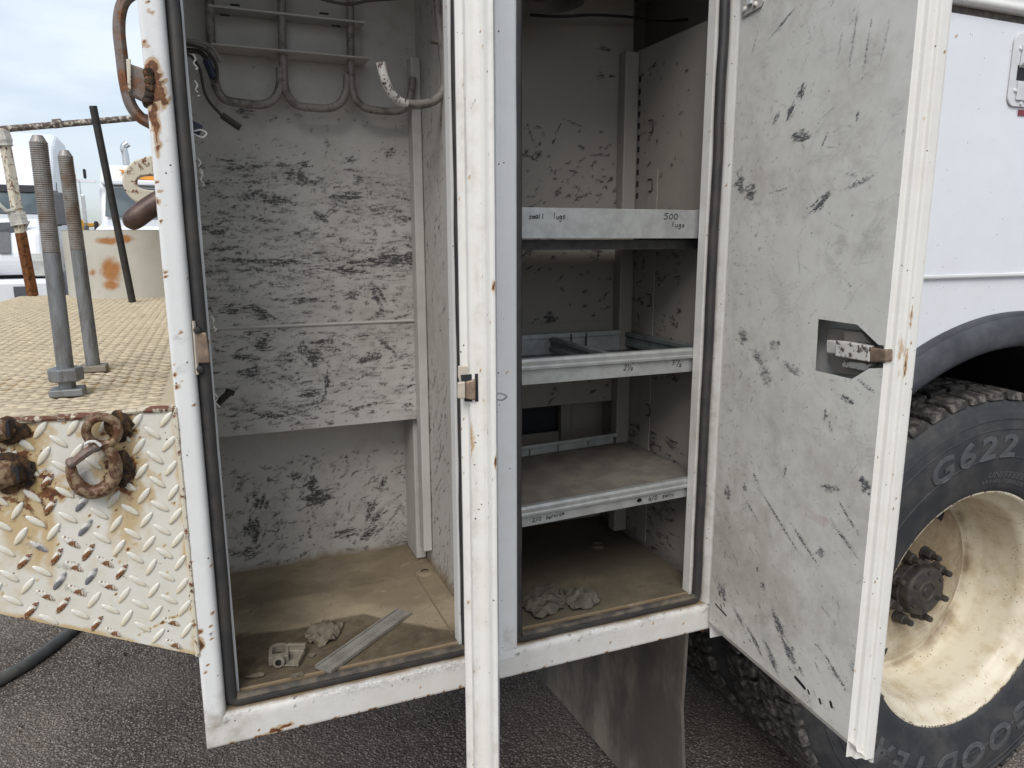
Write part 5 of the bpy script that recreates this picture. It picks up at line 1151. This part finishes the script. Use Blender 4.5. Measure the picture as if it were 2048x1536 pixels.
words(t2, [('2', (1247, 741), (1255, 740), yt, .0100), ('1', (1255, 735), (1259, 734), yt, .0055), ('/', (1256, 740), (1264, 739), yt, .0095), ('2', (1261, 741), (1267, 740), yt, .0050), ('"', (1264, 734), (1271, 733), yt, .0070)],
      [('3', (1343, 730), (1351, 729), yt, .0100), ('1', (1352, 723), (1356, 722), yt, .0055), ('/', (1353, 732), (1361, 731), yt, .0105), ('2', (1358, 733), (1364, 732), yt, .0050)])
def divider(p_back, p_front, z, name='tray_divider'):
    a, b = PZ(p_back, z), PZ(p_front, z); d = b - a; d[2] = 0; d /= np.linalg.norm(d); n_ = np.array([d[1], -d[0], 0]); prof_ = [(0, 0), (.004, -.003), (.004, -.010), (0, -.013), (0, -.022), (.004, -.025), (.004, -.032), (0, -.035)]
    m = MB(); k = len(prof_); vs_ = [a + n_ * q + Z_ * w for q, w in prof_] + [b + n_ * q + Z_ * w for q, w in prof_] + [a + n_ * (q + .0022) + Z_ * w for q, w in prof_] + [b + n_ * (q + .0022) + Z_ * w for q, w in prof_]
    fs = [(i, i + 1, k + i + 1, k + i) for i in range(k - 1)] + [(2 * k + i, 3 * k + i, 3 * k + i + 1, 2 * k + i + 1) for i in range(k - 1)] + [(0, k, 3 * k, 2 * k), (0, 2 * k, 2 * k + 1, 1)]
    m.add(vs_, fs); return m.build(name, 'galv_dark', t2)
zz = z1b - .002
divider((1064, 662), (1226, 706), zz); divider((1218, 656), (1392, 690), zz)
m = MB(); m.box(TX0 + .004, .868, TYB - .004, TYB - .001, z0b + .005, z1b + .004); m.box(TX0 + .004, .868, TYB - .010, TYB - .0045, z1b - .006, z1b + .0045); m.build('tray_back', 'galv', t2, bevel=.001)
for p in ((1142, 668), (1172, 664)): c = PY(p, TYB - .010); MB().box(c[0] - .001, c[0] + .001, c[1] - .003, c[1] + .001, z1b - .028, z1b + .002).build('back_seam', 'dark', t2)
m = MB(); c = PZ((1300, 700), z0b + .006); lump(c + np.array([-.05, .06, .004]), (.02, .012, .006), 50, .4, 8).build('metal_scrap', 'latch_worn', t2, smooth=True)
z0c, z1c = PY((1200, 1026), TYF)[2], PY((1200, 986), TYF)[2]
t3 = tray(z0c, z1c, 'galvanised tray with a worn grey mat, marked 2/0 service and 4/0 serv', 2)
words(t3, ('2/0', (1065, 1041), (1083, 1038), yt, .0080), ('service', (1092, 1036), (1130, 1028), yt, .0072), ('4/0', (1297, 1006), (1315, 1003), yt, .0090), ('serv', (1324, 1000), (1349, 996), yt, .0085))
m = MB(); c = PY((1279, 1003), yt); P = [c + np.array([math.cos(k * 2.4), 0, math.sin(k * 2.4) * .75]) * .0050 * random.uniform(.6, 1.2) for k in range(22)]
for p, q in zip(P[:-1], P[1:]):
    t_ = (q - p) / np.linalg.norm(q - p); nn = np.array([-t_[2], 0, t_[0]]) * .0006; m.add([p - nn, q - nn, q + nn, p + nn], [(0, 1, 2, 3)])
m.build('scribble', 'ink', t3, fixn=False)
c = PY((1367, 976), TYF - .0004); m = MB()
for k in range(3): m.box(c[0] + k * .003 - .004, c[0] + k * .003 - .0022, TYF - .0005, TYF - .0001, c[2] - .001, c[2] + .002)
m.build('stamped_mark', 'bolt_white', t3)
sheet('tray_mat', (TX0 + .004, TYF + .007, z1c - .002), X_, Y_, WALL_R - TX0 - .012, TYB - TYF - .012, .02, 'tray_mat', t3, None, .0015)
m = MB(); zk = PY((1130, 880), TYB)[2]
for k, (xa, xb) in enumerate(((TX0 + .004, .640), (.643, .712), (.715, .790), (.793, .860))):
    MB().box(xa, xb, TYB - .004, TYB, z1c - .001, zk - .006).build('tray_back', 'galv', t3, bevel=.001)
MB().box(TX0 + .004, .868, TYB - .009, TYB - .0042, zk - .010, zk - .001).build('tray_back_rim', 'galv', t3, bevel=.0015)
t3.rotation_euler = (0, -R(1.5), 0)      # the bottom tray sits a little askew

# ================================================================== loose things in the compartments
FL = FLOOR + .0015
# ribbed aluminium strip lying across the floor
fa, fb = PZ((793, 1221), FL), PZ((824, 1230), FL); na, nbb = PZ((585, 1362), FL), PZ((672, 1348), FL)
wv = fb - fa; wd = np.linalg.norm(wv); wv /= wd; ln = (na + nbb) / 2 - (fa + fb) / 2; Ls = np.linalg.norm(ln); ld = ln / Ls; wv = wv - ld * wv.dot(ld); wv /= np.linalg.norm(wv)
Ls = min(Ls, ((fa[1] + fb[1]) / 2 - .030) / abs(ld[1]))
strip_c = (fa + fb) / 2
st = thing('aluminium_strip', strip_c + ld * Ls / 2, 'long ribbed grey aluminium strip lying across the dusty compartment floor', 'metal strip')
m = MB(); WD = wd * .95
for w0, w1, hh in ((-.5, -.42, .0065), (-.42, -.40, .0030), (-.40, -.10, .0045), (-.10, -.05, .0060), (-.05, .05, .0050), (.05, .10, .0060), (.10, .42, .0045), (.42, .5, .0068)):
    a = strip_c + wv * WD * w0; b = strip_c + wv * WD * w1
    m.prism([a, b, b + Z_ * hh, a + Z_ * hh], ld * Ls)
m.build('ribbed_strip', 'alu', st, bevel=.0004)

from mathutils.geometry import delaunay_2d_cdt
def crumple(name, px_outline, z, hmax, mat, label, cat, seed, npts=46):
    P = [Vector(PZ(p, z)[:2]) for p in px_outline]; g_ = np.random.default_rng(seed); k = len(P); rim_ = []
    for i in range(k):                     # ragged rim, two extra points on every side
        a, b = P[i], P[(i + 1) % k]
        for t in (0, .35, .7): rim_.append(a.lerp(b, t) + Vector(g_.normal(0, .0009, 2)))
    c = sum(P, Vector((0, 0))) / k; inner_ = []
    while len(inner_) < npts:
        a = rim_[g_.integers(len(rim_))]; inner_.append(c.lerp(a, float(np.sqrt(g_.random())) * .88))
    n_ = len(rim_); edges = [(i, (i + 1) % n_) for i in range(n_)]
    v2, _, fs, _, _, _ = delaunay_2d_cdt(rim_ + inner_, edges, [], 1, 1e-6)
    vs_ = []
    for v in v2:
        dmin = min((v - r_).length for r_ in rim_); up_ = min(1.0, dmin / .012)
        h_ = g_.random() ** .8
        vs_.append((v.x + g_.normal(0, .0010), v.y + g_.normal(0, .0010), z + .0008 + hmax * (h_ * (.25 + .75 * up_) if dmin > 1e-4 else .38 * h_ ** 2.2)))
    m = MB(); m.add(vs_, [tuple(f) for f in fs]); o = m.build(name, mat, None)
    sm = o.modifiers.new('subdiv', 'SUBSURF'); sm.subdivision_type = 'SIMPLE'; sm.levels = sm.render_levels = 1
    so = o.modifiers.new('solid', 'SOLIDIFY'); so.thickness = .0007; so.offset = 0
    return tag(o, label, cat)
crumple('crumpled_paper', [(612, 1275), (618, 1258), (632, 1250), (655, 1249), (676, 1251), (688, 1245), (684, 1260), (678, 1272), (668, 1283), (655, 1288), (640, 1297), (625, 1290), (614, 1288)], FL, .024, 'paper', 'crumpled dusty paper ball beside the aluminium strip', 'paper', 5)
crumple('crumpled_rag', [(1046, 1205), (1060, 1188), (1085, 1174), (1110, 1172), (1125, 1182), (1135, 1200), (1126, 1220), (1105, 1230), (1078, 1240), (1060, 1228), (1044, 1216)], FL, .022, 'rag', 'round flattened dirty rag on the dark floor under the shelves', 'rag', 8)
crumple('crumpled_rag', [(1128, 1178), (1150, 1185), (1172, 1184), (1195, 1187), (1203, 1205), (1180, 1217), (1150, 1224), (1138, 1216), (1130, 1200)], FL, .024, 'rag', 'squarer folded grey rag lying against the round rag', 'rag', 11)
# two cast cable lugs
def place(m, name, c, ang, parent, mat, tilt=0.0, **k):
    M_ = Matrix.Translation(Vector([float(x) for x in c])) @ Matrix.Rotation(ang, 4, 'Z') @ Matrix.Rotation(tilt, 4, 'X')
    m.v = [tuple(M_ @ Vector(v)) for v in m.v]; return m.build(name, mat, parent, **k)
c1_, c2_ = PZ((558, 1330), FL), PZ((580, 1334), FL)
l1 = thing('cable_lug', c1_, 'dusty cast lug with a round socket end and arched frame', 'lug')
m = MB(); aw, ai, H_ = .0165, .0105, .016
outer = [(-aw, 0), (aw, 0), (aw, .030)] + [(aw * math.cos(R(a)), .030 + aw * math.sin(R(a))) for a in range(15, 180, 15)] + [(-aw, .030)]
inner = [(-ai, .012), (ai, .012), (ai, .030)] + [(ai * math.cos(R(a)), .030 + ai * math.sin(R(a))) for a in range(15, 180, 15)] + [(-ai, .030)]
k = len(outer); vs_ = [(x, y, z) for z in (0, H_) for (x, y) in outer] + [(x, y, z) for z in (0, H_) for (x, y) in inner]
fs = []
for i in range(k):
    j = (i + 1) % k; fs += [(i, j, k + j, k + i), (2 * k + i, 3 * k + i, 3 * k + j, 2 * k + j), (k + i, k + j, 3 * k + j, 3 * k + i), (i, 2 * k + i, 2 * k + j, j)]
m.add(vs_, fs); place(m, 'lug_frame', c1_, R(-6), l1, 'lug', bevel=.0012)
m = MB(); m.lathe([(.0055, -.010), (.0095, -.010), (.0105, -.008), (.0105, .0)], (0, 0, .010), Y_, 18); place(m, 'lug_socket', c1_, R(-6), l1, 'lug', smooth=True)
m = MB(); m.lathe([(0, -.006), (.0056, -.006)], (0, 0, .010), Y_, 16); place(m, 'socket_bore', c1_, R(-6), l1, 'dark')
l2 = thing('cable_lug', c2_, 'dusty square open-frame lug lying beside the arched lug', 'lug')
m = MB(); m.box(-.015, -.010, 0, .030, 0, .010); m.box(.010, .015, 0, .030, 0, .010); m.box(-.0095, .0095, 0.001, .030, .0, .003); m.box(-.016, .016, .030, .046, 0, .013); place(m, 'lug_body', c2_, R(-22), l2, 'lug', bevel=.001)
m = MB(); m.box(-.016, .016, .041, .047, .0132, .018); place(m, 'lug_ridge', c2_, R(-22), l2, 'lug', bevel=.001)
for i, (p, r, lb) in enumerate((((594, 1352), (.012, .006, .003), 'flat tan chip of debris at the end of the aluminium strip'), ((624, 1312), (.006, .004, .003), 'small pale crumb of dirt between lug and paper'), ((512, 1352), (.014, .006, .003), 'thin flake of dried mud near the door seal'))):
    c = PZ(p, FL); o = lump(c + Z_ * r[2] * .6, r, 60 + i, .5, 7).build('debris_chip', 'paper'); tag(o, lb, 'debris')

# ================================================================== things on the deck
def rod(name, base_px, top_px, z0, rad, thread_px, label, nut):
    b = PZ(base_px, DKZ + .002); d = ray(top_px); 
    # top of the rod: the point on the pixel's ray above the base
    y_ = b[1]; tp = PY(top_px, y_); th = PY(thread_px, y_)
    t = thing(name, b, label, 'threaded rod', 'threaded rods standing on the deck')
    ax = (tp - b); Lr = np.linalg.norm(ax); ax /= Lr; tl_ = np.dot(th - b, ax)
    MB().lathe([(0, .012), (rad, .012), (rad * .99, tl_)], b, ax, 20).build('rod_shank', 'rod', t, smooth=True)
    pr_ = []; z = tl_; p_ = .0030
    while z < Lr - rad * .9: pr_ += [(rad * .925, z), (rad * 1.02, z + p_ * .38), (rad * 1.02, z + p_ * .58), (rad * .925, z + p_ * .95)]; z += p_
    pr_ += [(rad * .95, z), (rad * .55, z + rad * .8), (0, z + rad * .85)]
    MB().lathe(pr_, b, ax, 20).build('rod_thread', 'thread', t, smooth=False)
    m = MB(); m.obox(b + Z_ * .006, (rad * 1.9, 0, 0), (0, rad * 1.7, 0), (0, 0, .0058)); m.build('rod_foot', 'rod' if nut else 'lug', t, bevel=.002)
    if nut:
        m = MB(); m.lathe([(0, 0), (rad * 1.9, 0), (rad * 2.05, .003), (rad * 2.05, .018), (rad * 1.9, .021), (0, .021)], b + ax * .022, ax, 6, R(12), R(372)); m.build('hex_nut', 'rod', t, bevel=.0012)
    return t
rod('threaded_rod', (137, 790), (75, 270), 0, .0118, (106, 505), 'taller thick threaded steel rod with a hex nut at its base', True)
rod('threaded_rod', (188, 742), (129, 302), 0, .0118, (157, 500), 'shorter threaded steel rod standing in a square foot without a nut', False)
b = PZ((265, 604), DKZ + .003); t_ = PY((186, 212), b[1] - .05)
o = MB().tube([b, b + (t_ - b) * .5, t_], .0135, 12).build('leaning_bar', 'steel_dark', smooth=True); tag(o, 'plain dark steel bar leaning upright in front of the rusty tank', 'steel bar')
# tank
tc_ = PZ((262, 598), DKZ); TR = .30; tcen = np.array([tc_[0] + .03, tc_[1] + TR, DKZ + .002]); tz = PY((230, 461), tc_[1])[2]
n_ = 96; ang = np.linspace(0, 2 * math.pi, n_, endpoint=False); zs = np.linspace(0, tz - DKZ, 36)
A_, Zg = np.meshgrid(ang, zs); Vt = np.stack([tcen[0] + TR * np.cos(A_), tcen[1] + TR * np.sin(A_), tcen[2] + Zg], -1)
wr = np.zeros(Vt.shape)
for p, rx, rz, st_ in (((215, 482), .075, .022, .9), ((250, 478), .055, .025, .9), ((222, 540), .05, .070, 1.05), ((222, 570), .045, .035, .9), ((182, 545), .02, .024, .8)):
    q = PY(p, tcen[1] - TR * .92); wr[..., 2] = np.maximum(wr[..., 2], st_ * np.clip(1.25 - np.hypot((Vt[..., 0] - q[0]) / rx, (Vt[..., 2] - q[2]) / rz), 0, 1) * (Vt[..., 1] < tcen[1]))
for _ in range(14):
    q = (tcen[0] + rng.uniform(-.2, .25), rng.uniform(DKZ, tz)); wr[..., 2] = np.maximum(wr[..., 2], .6 * np.clip(1.1 - np.hypot((Vt[..., 0] - q[0]) / .009, (Vt[..., 2] - q[1]) / .008), 0, 1) * (Vt[..., 1] < tcen[1]))
idx = np.arange(36 * n_).reshape(36, n_); nx_ = np.roll(idx, -1, 1); Q = np.stack([idx[:-1], nx_[:-1], nx_[1:], idx[1:]], -1).reshape(-1, 4)
tk = thing('round_tank', tcen, 'pale round steel tank with orange rust patches on the deck', 'tank')
me = fast_mesh('tank_wall', Vt.reshape(-1, 3), Q, wr.reshape(-1, 3)); me.materials.append(MT['tank']); link(bpy.data.objects.new('tank_wall', me), tk)
MB().lathe([(0, tz - DKZ - .012), (TR - .004, tz - DKZ - .012), (TR - .002, tz - DKZ + .001), (TR + .0015, tz - DKZ + .001)], tcen, Z_, 64).build('tank_top', 'tank', tk, smooth=True)
# taped pipe rack
pb = PZ((66, 592), DKZ + .002); yk = pb[1]
rk = thing('pipe_rack', pb, 'rusty pipe rack with peeling paint, white tape and a cross bar', 'rack')
pole = [PY(p, yk) for p in ((66, 592), (44, 480), (22, 350), (4, 258))]
MB().tube(pole[1:], .024, 4).build('rack_post', 'rust_paint', rk, smooth=False, bevel=.004)
MB().tube([pole[0], pole[0] * .5 + pole[1] * .5, pole[1] + (pole[2] - pole[1]) * .12], .0246, 4).build('rack_post', 'rust', rk, smooth=False, bevel=.004)
for p, q, r in (((10, 292), (3, 262), .033), ((33, 425), (41, 450), .035)):
    a, b = PY(p, yk), PY(q, yk); pts = [a + (b - a) * t for t in np.linspace(0, 1, 9)]; MB().tube(pts, [r * random.uniform(.95, 1.08) for _ in pts], 7).build('tape_wrap', 'tape_white', rk)
a, b = PY((-60, 264), yk), PY((330, 231), yk + .05); MB().tube([a, a + (b - a) * .5, b], .0140, 10).build('cross_bar', 'old_bar', rk, smooth=True)
a, b = PY((106, 248), yk), PY((124, 246), yk); MB().tube([a, (a + b) / 2, b], .0195, 8).build('bar_clamp', 'old_bar', rk)
a, b = PY((-5, 405), yk - .03), PY((28, 420), yk - .03); MB().tube([a, (a + b) / 2 - Z_ * .02, b], .008, 6).build('tie_wire', 'tape_white', rk)
# black hose on the ground
P = [PZ(p, GROUND + .02) for p in ((-260, 1480), (-120, 1425), (0, 1360), (70, 1318), (130, 1272), (170, 1240), (230, 1200), (320, 1150))]
o = MB().tube(smooth_path(P, 6), .021, 12).build('ground_hose', 'cable', smooth=True); tag(o, 'thick black hose lying across the asphalt below the deck', 'hose')
# loose grit on the asphalt
V_ = []; m = MB()
for k in range(3600):
    a = rng.uniform(-.85, 1.5); b = rng.uniform(-.35, 2.6); s_ = rng.uniform(.002, .006) * (2 if rng.random() < .04 else 1)
    p = rng.normal(0, .35, (4, 3)) + np.array([(1, 0, -.3), (-.5, .87, -.3), (-.5, -.87, -.3), (0, 0, .9)]); q = np.array([a, b, GROUND + s_ * .3]) + p * s_
    m.add(q, [(0, 1, 3), (1, 2, 3), (2, 0, 3), (0, 2, 1)])
MT['grit'] = simple('pale_grit', (0.17, 0.15, 0.13), 0.9, 0, 0.6, 8, spec=.2, alt=(0.06, 0.055, 0.05))
tag(m.build('loose_grit', 'grit', fixn=False), 'small loose stones scattered over the asphalt', None, None, 'stuff')

# ================================================================== trucks parked behind
def local_frame(p_front, p_rear):
    d = p_rear - p_front; d[2] = 0; d /= np.linalg.norm(d); s_ = np.array([d[1], -d[0], 0]); return d, s_   # d backwards, s_ to the picture's right
class LB(MB):                                # boxes in a vehicle frame: a = back from the nose, b = sideways from the right-hand flank (negative = across), z = height
    def __init__(s, o, d, sd): MB.__init__(s); s.o, s.d, s.s = o, d, sd
    def pt(s, a, b, z): return s.o + s.d * a + s.s * b + Z_ * (GROUND + z)
    def lbox(s, a0, a1, b0, b1, z0, z1): return s.prism([s.pt(a0, b0, z0), s.pt(a1, b0, z0), s.pt(a1, b0, z1), s.pt(a0, b0, z1)], s.s * (b1 - b0))
    def side(s, poly, b0, b1): return s.prism([s.pt(a, b0, z) for a, z in poly], s.s * (b1 - b0))
    def wheel(s, a, r, b0, b1):
        return s.lathe([(0, 0), (r * .55, 0), (r * .58, .04), (r * .95, .01), (r, .06), (r, abs(b1 - b0))], s.pt(a, b0, r), -s.s if b1 < b0 else s.s, 24)
def far_point(px, y): q = PY((px, 484), y); q[2] = 0; return q
# 1: tall highway tractor
o1 = far_point(98, 14.6); r1 = far_point(162, 22.5); d1, s1 = local_frame(o1, r1)
hw = thing('highway_tractor', np.array([*(o1 + d1 * 3 - s1 * 1.2)[:2], GROUND]), 'white tall sleeper tractor with sloped roof and grey mirror, parked behind the deck', 'truck')
def B1(): return LB(o1, d1, s1)
W1 = -2.45
m = B1(); m.side([(1.9, 1.0), (1.95, 2.06), (2.32, 2.68), (2.45, 2.95), (3.1, 3.55), (4.3, 3.95), (6.4, 4.0), (6.4, .95)], 0, W1); m.build('cab', 'bg_white', hw, bevel=.10, seg=3)
m = B1(); m.side([(.15, .95), (.1, 1.25), (.35, 1.75), (1.0, 1.98), (2.0, 2.12), (2.0, .95)], -.12, W1 + .12); m.build('hood', 'bg_white', hw, bevel=.12, seg=3)
m = B1(); m.side([(.30, .90), (.30, 1.15), (.65, 1.45), (1.3, 1.50), (1.95, 1.30), (1.95, .9)], .03, -.35); m.build('wheel_fender', 'bg_white', hw, bevel=.08, seg=3)
m = B1(); m.lbox(-.12, .55, .02, W1 - .02, .36, .88); m.build('bumper', 'bg_white', hw, bevel=.08, seg=2)
m = B1(); m.lbox(-.140, -.121, -.30, -.62, .48, .76); m.build('fog_lamp', 'bg_grey', hw, bevel=.01)
m = B1(); m.lbox(-.140, -.121, -1.15, -1.32, .50, .68); m.build('bumper_vent', 'bg_black', hw)
m = B1(); m.side([(.22, .93), (.16, 1.20), (.34, 1.52), (.70, 1.42), (.74, .93)], .045, .02); m.side([(.145, .93), (.095, 1.2), (.12, 1.34), (.2, 1.34), (.2, .93)], .02, -.42); m.build('headlamp', 'lamp_lens', hw, bevel=.02)
for b in (-.55, ):
    m = B1(); m.prism([m.pt(.10, -.62, 1.35), m.pt(.30, -.62, 1.72), m.pt(.30, -.95, 1.72), m.pt(.10, -.80, 1.35)], d1 * .05); m.prism([m.pt(.36, -.45, 1.62), m.pt(.40, -.30, 1.92), m.pt(.34, -.9, 1.88), m.pt(.30, -.9, 1.70)], d1 * .05); m.build('grille_vent', 'bg_grey', hw)
m = B1(); m.prism([m.pt(1.86, -.16, 2.08), m.pt(1.86, W1 + .16, 2.08), m.pt(2.22, W1 + .26, 2.64), m.pt(2.22, -.26, 2.64)], -d1 * .06); m.build('windscreen', 'bg_glass', hw, bevel=.01)
m = B1(); m.prism([m.pt(2.14, -.26, 2.54), m.pt(2.14, W1 + .26, 2.54), m.pt(2.24, W1 + .28, 2.68), m.pt(2.24, -.28, 2.68)], -d1 * .08); m.build('sun_visor', 'bg_black', hw)
m = B1(); m.side([(2.35, 2.15), (2.7, 2.78), (3.45, 2.78), (3.45, 2.05)], .012, 0.001); m.build('door_window', 'bg_glass', hw)
m = B1(); m.side([(4.3, 3.0), (4.5, 3.45), (5.1, 3.45), (5.1, 3.0)], .012, 0.001); m.build('sleeper_window', 'bg_grey', hw)
m = B1(); m.prism([m.pt(1.80, -.10, 2.10), m.pt(1.80, W1 + .1, 2.10), m.pt(1.92, W1 + .1, 2.17), m.pt(1.92, -.10, 2.17)], -d1 * .04); m.build('cowl', 'bg_grey', hw)
m = B1(); m.lbox(.05, .12, -.95, W1 + .95, 1.0, 1.55); m.build('grille', 'bg_grey', hw, bevel=.02)
m = B1(); m.lbox(1.62, 1.72, .02, .27, 1.88, 2.52); m.lbox(1.65, 1.69, -.25, .10, 2.50, 2.56); m.lbox(1.65, 1.69, -.25, .10, 1.86, 1.90); m.build('mirror', 'bg_grey', hw, bevel=.03)
m = B1(); m.lbox(6.38, 7.0, -.02, -.40, 2.6, 3.9); m.build('side_extender', 'bg_grey', hw, bevel=.05)
m = B1(); m.lbox(2.1, 7.6, .01, -.30, .38, 1.02); m.build('chassis_fairing', 'bg_silver', hw, bevel=.06)
m = B1(); m.lbox(.4, 7.6, -.35, W1 + .35, .25, .94); m.build('underbody', 'bg_black', hw)
m = B1(); m.wheel(1.20, .52, -.02, -.34); m.build('front_wheel', 'bg_black', hw, smooth=True)
m = B1(); m.wheel(6.9, .52, -.02, -.34); m.build('rear_wheel', 'bg_black', hw, smooth=True)
# 2: day-cab truck
o2 = far_point(372, 12.0); r2 = far_point(385, 18.0); d2, s2 = local_frame(o2, r2)
dc = thing('day_cab_truck', np.array([*(o2 + d2 * 2 - s2 * 1.1)[:2], GROUND]), 'white day cab truck with upright exhaust stack and long mirror arm behind the tank', 'truck')
def B2(): return LB(o2, d2, s2)
W2 = -1.33
m = B2(); m.side([(1.25, .9), (1.25, 1.86), (1.45, 2.46), (1.65, 2.64), (2.0, 2.88), (3.2, 2.90), (3.2, .9)], 0, W2); m.build('cab', 'bg_white', dc, bevel=.09, seg=3)
m = B2(); m.side([(.0, .8), (.0, 1.58), (.25, 1.78), (1.3, 1.92), (1.3, .8)], -.08, W2 + .02); m.build('hood', 'bg_white', dc, bevel=.10, seg=3)
m = B2(); m.prism([m.pt(1.23, -.10, 1.96), m.pt(1.23, W2 + .08, 1.96), m.pt(1.40, W2 + .12, 2.44), m.pt(1.40, -.16, 2.44)], -d2 * .03); m.build('windscreen', 'bg_glass', dc, bevel=.01)
m = B2(); m.lbox(1.32, 1.60, -.05, W2 + .05, 2.50, 2.58); m.build('visor', 'bg_white', dc, bevel=.02)
m = B2(); m.prism([m.pt(1.60, -.35, 2.70), m.pt(1.60, -1.02, 2.78), m.pt(1.60, -.80, 2.62), m.pt(1.60, -.35, 2.60)], d2 * .2); m.build('wind_deflector', 'orange', dc, bevel=.01)
m = B2(); p0 = m.pt(3.35, -1.02, 0); MB().tube(smooth_path([p0 + Z_ * 1.0, p0 + Z_ * 2.6, p0 + Z_ * 3.15, p0 + Z_ * 3.34 - s2 * .02, p0 + Z_ * 3.42 + s2 * .06], 5), .065, 14).build('exhaust_stack', 'chrome', dc, smooth=True)
m = B2(); m.lbox(1.28, 1.34, W2 - 0.014, W2 - 0.317, 2.52, 2.57); m.build('mirror_arm', 'bg_white', dc)
m = B2(); m.lbox(1.26, 1.34, W2 - 0.202, W2 - 0.259, 1.84, 2.32); m.lbox(1.27, 1.33, W2 - 0.245, W2 - 0.266, 2.30, 2.56); m.build('mirror', 'chrome', dc, bevel=.04)
m = B2(); m.lbox(1.24, 1.36, W2 - 0.194, W2 - 0.266, 1.70, 1.83); m.build('convex_mirror', 'bg_grey', dc, bevel=.06)
m = B2(); m.lbox(1.24, 1.36, W2 - 0.302, W2 - 0.360, 2.56, 2.66); m.build('marker_lamp', 'amber', dc, bevel=.02)
m = B2(); m.lbox(1.26, 1.34, W2 - 0.144, W2 - 0.187, 2.58, 2.74); m.build('horn', 'bg_black', dc, bevel=.02)
m = B2(); m.lbox(1.0, 1.10, W2 - 0.014, W2 - 0.079, 1.50, 1.88); m.build('hood_mirror', 'bg_black', dc, bevel=.03)
m = B2(); m.lbox(.1, 6.0, -.2, W2 + .2, .3, .8); m.build('underbody', 'bg_black', dc)
m = B2(); m.wheel(.75, .5, -.02, -.32); m.wheel(.75, .5, W2 + .02, W2 + .32); m.build('front_wheel', 'bg_black', dc, smooth=True)
m = B2(); m.wheel(5.2, .5, -.02, -.32); m.wheel(5.2, .5, W2 + .02, W2 + .32); m.build('rear_wheel', 'bg_black', dc, smooth=True)
# 3: yellow loader arm further back
yo = far_point(182, 24.0)
yl = thing('yellow_loader', np.array([yo[0], yo[1] + 2, GROUND]), 'yellow loader machine glimpsed between the parked white trucks', 'loader')
m = MB(); q = lambda px, py: PY((px, py), 24.0)
m.prism([q(157, 470), q(157, 436), q(163, 440), (q(175, 446)), q(196, 446), q(199, 452), q(170, 454), q(168, 470)], (0, .5, 0)); m.build('loader_arm', 'yellow', yl, bevel=.02)
m = MB(); a = q(160, 470); m.box(a[0] - .2, a[0] + 1.6, 24.6, 27.5, GROUND + .55, 1.42); m.build('loader_body', 'yellow', yl, bevel=.08)
m = MB(); m.lathe([(0, 0), (.6, 0), (.65, .1), (.65, .4)], (a[0] + .3, 24.9, GROUND + .65), X_, 20); m.lathe([(0, 0), (.6, 0), (.65, .1), (.65, .4)], (a[0] + .3, 27.0, GROUND + .65), X_, 20); m.build('loader_wheel', 'bg_black', yl, smooth=True)
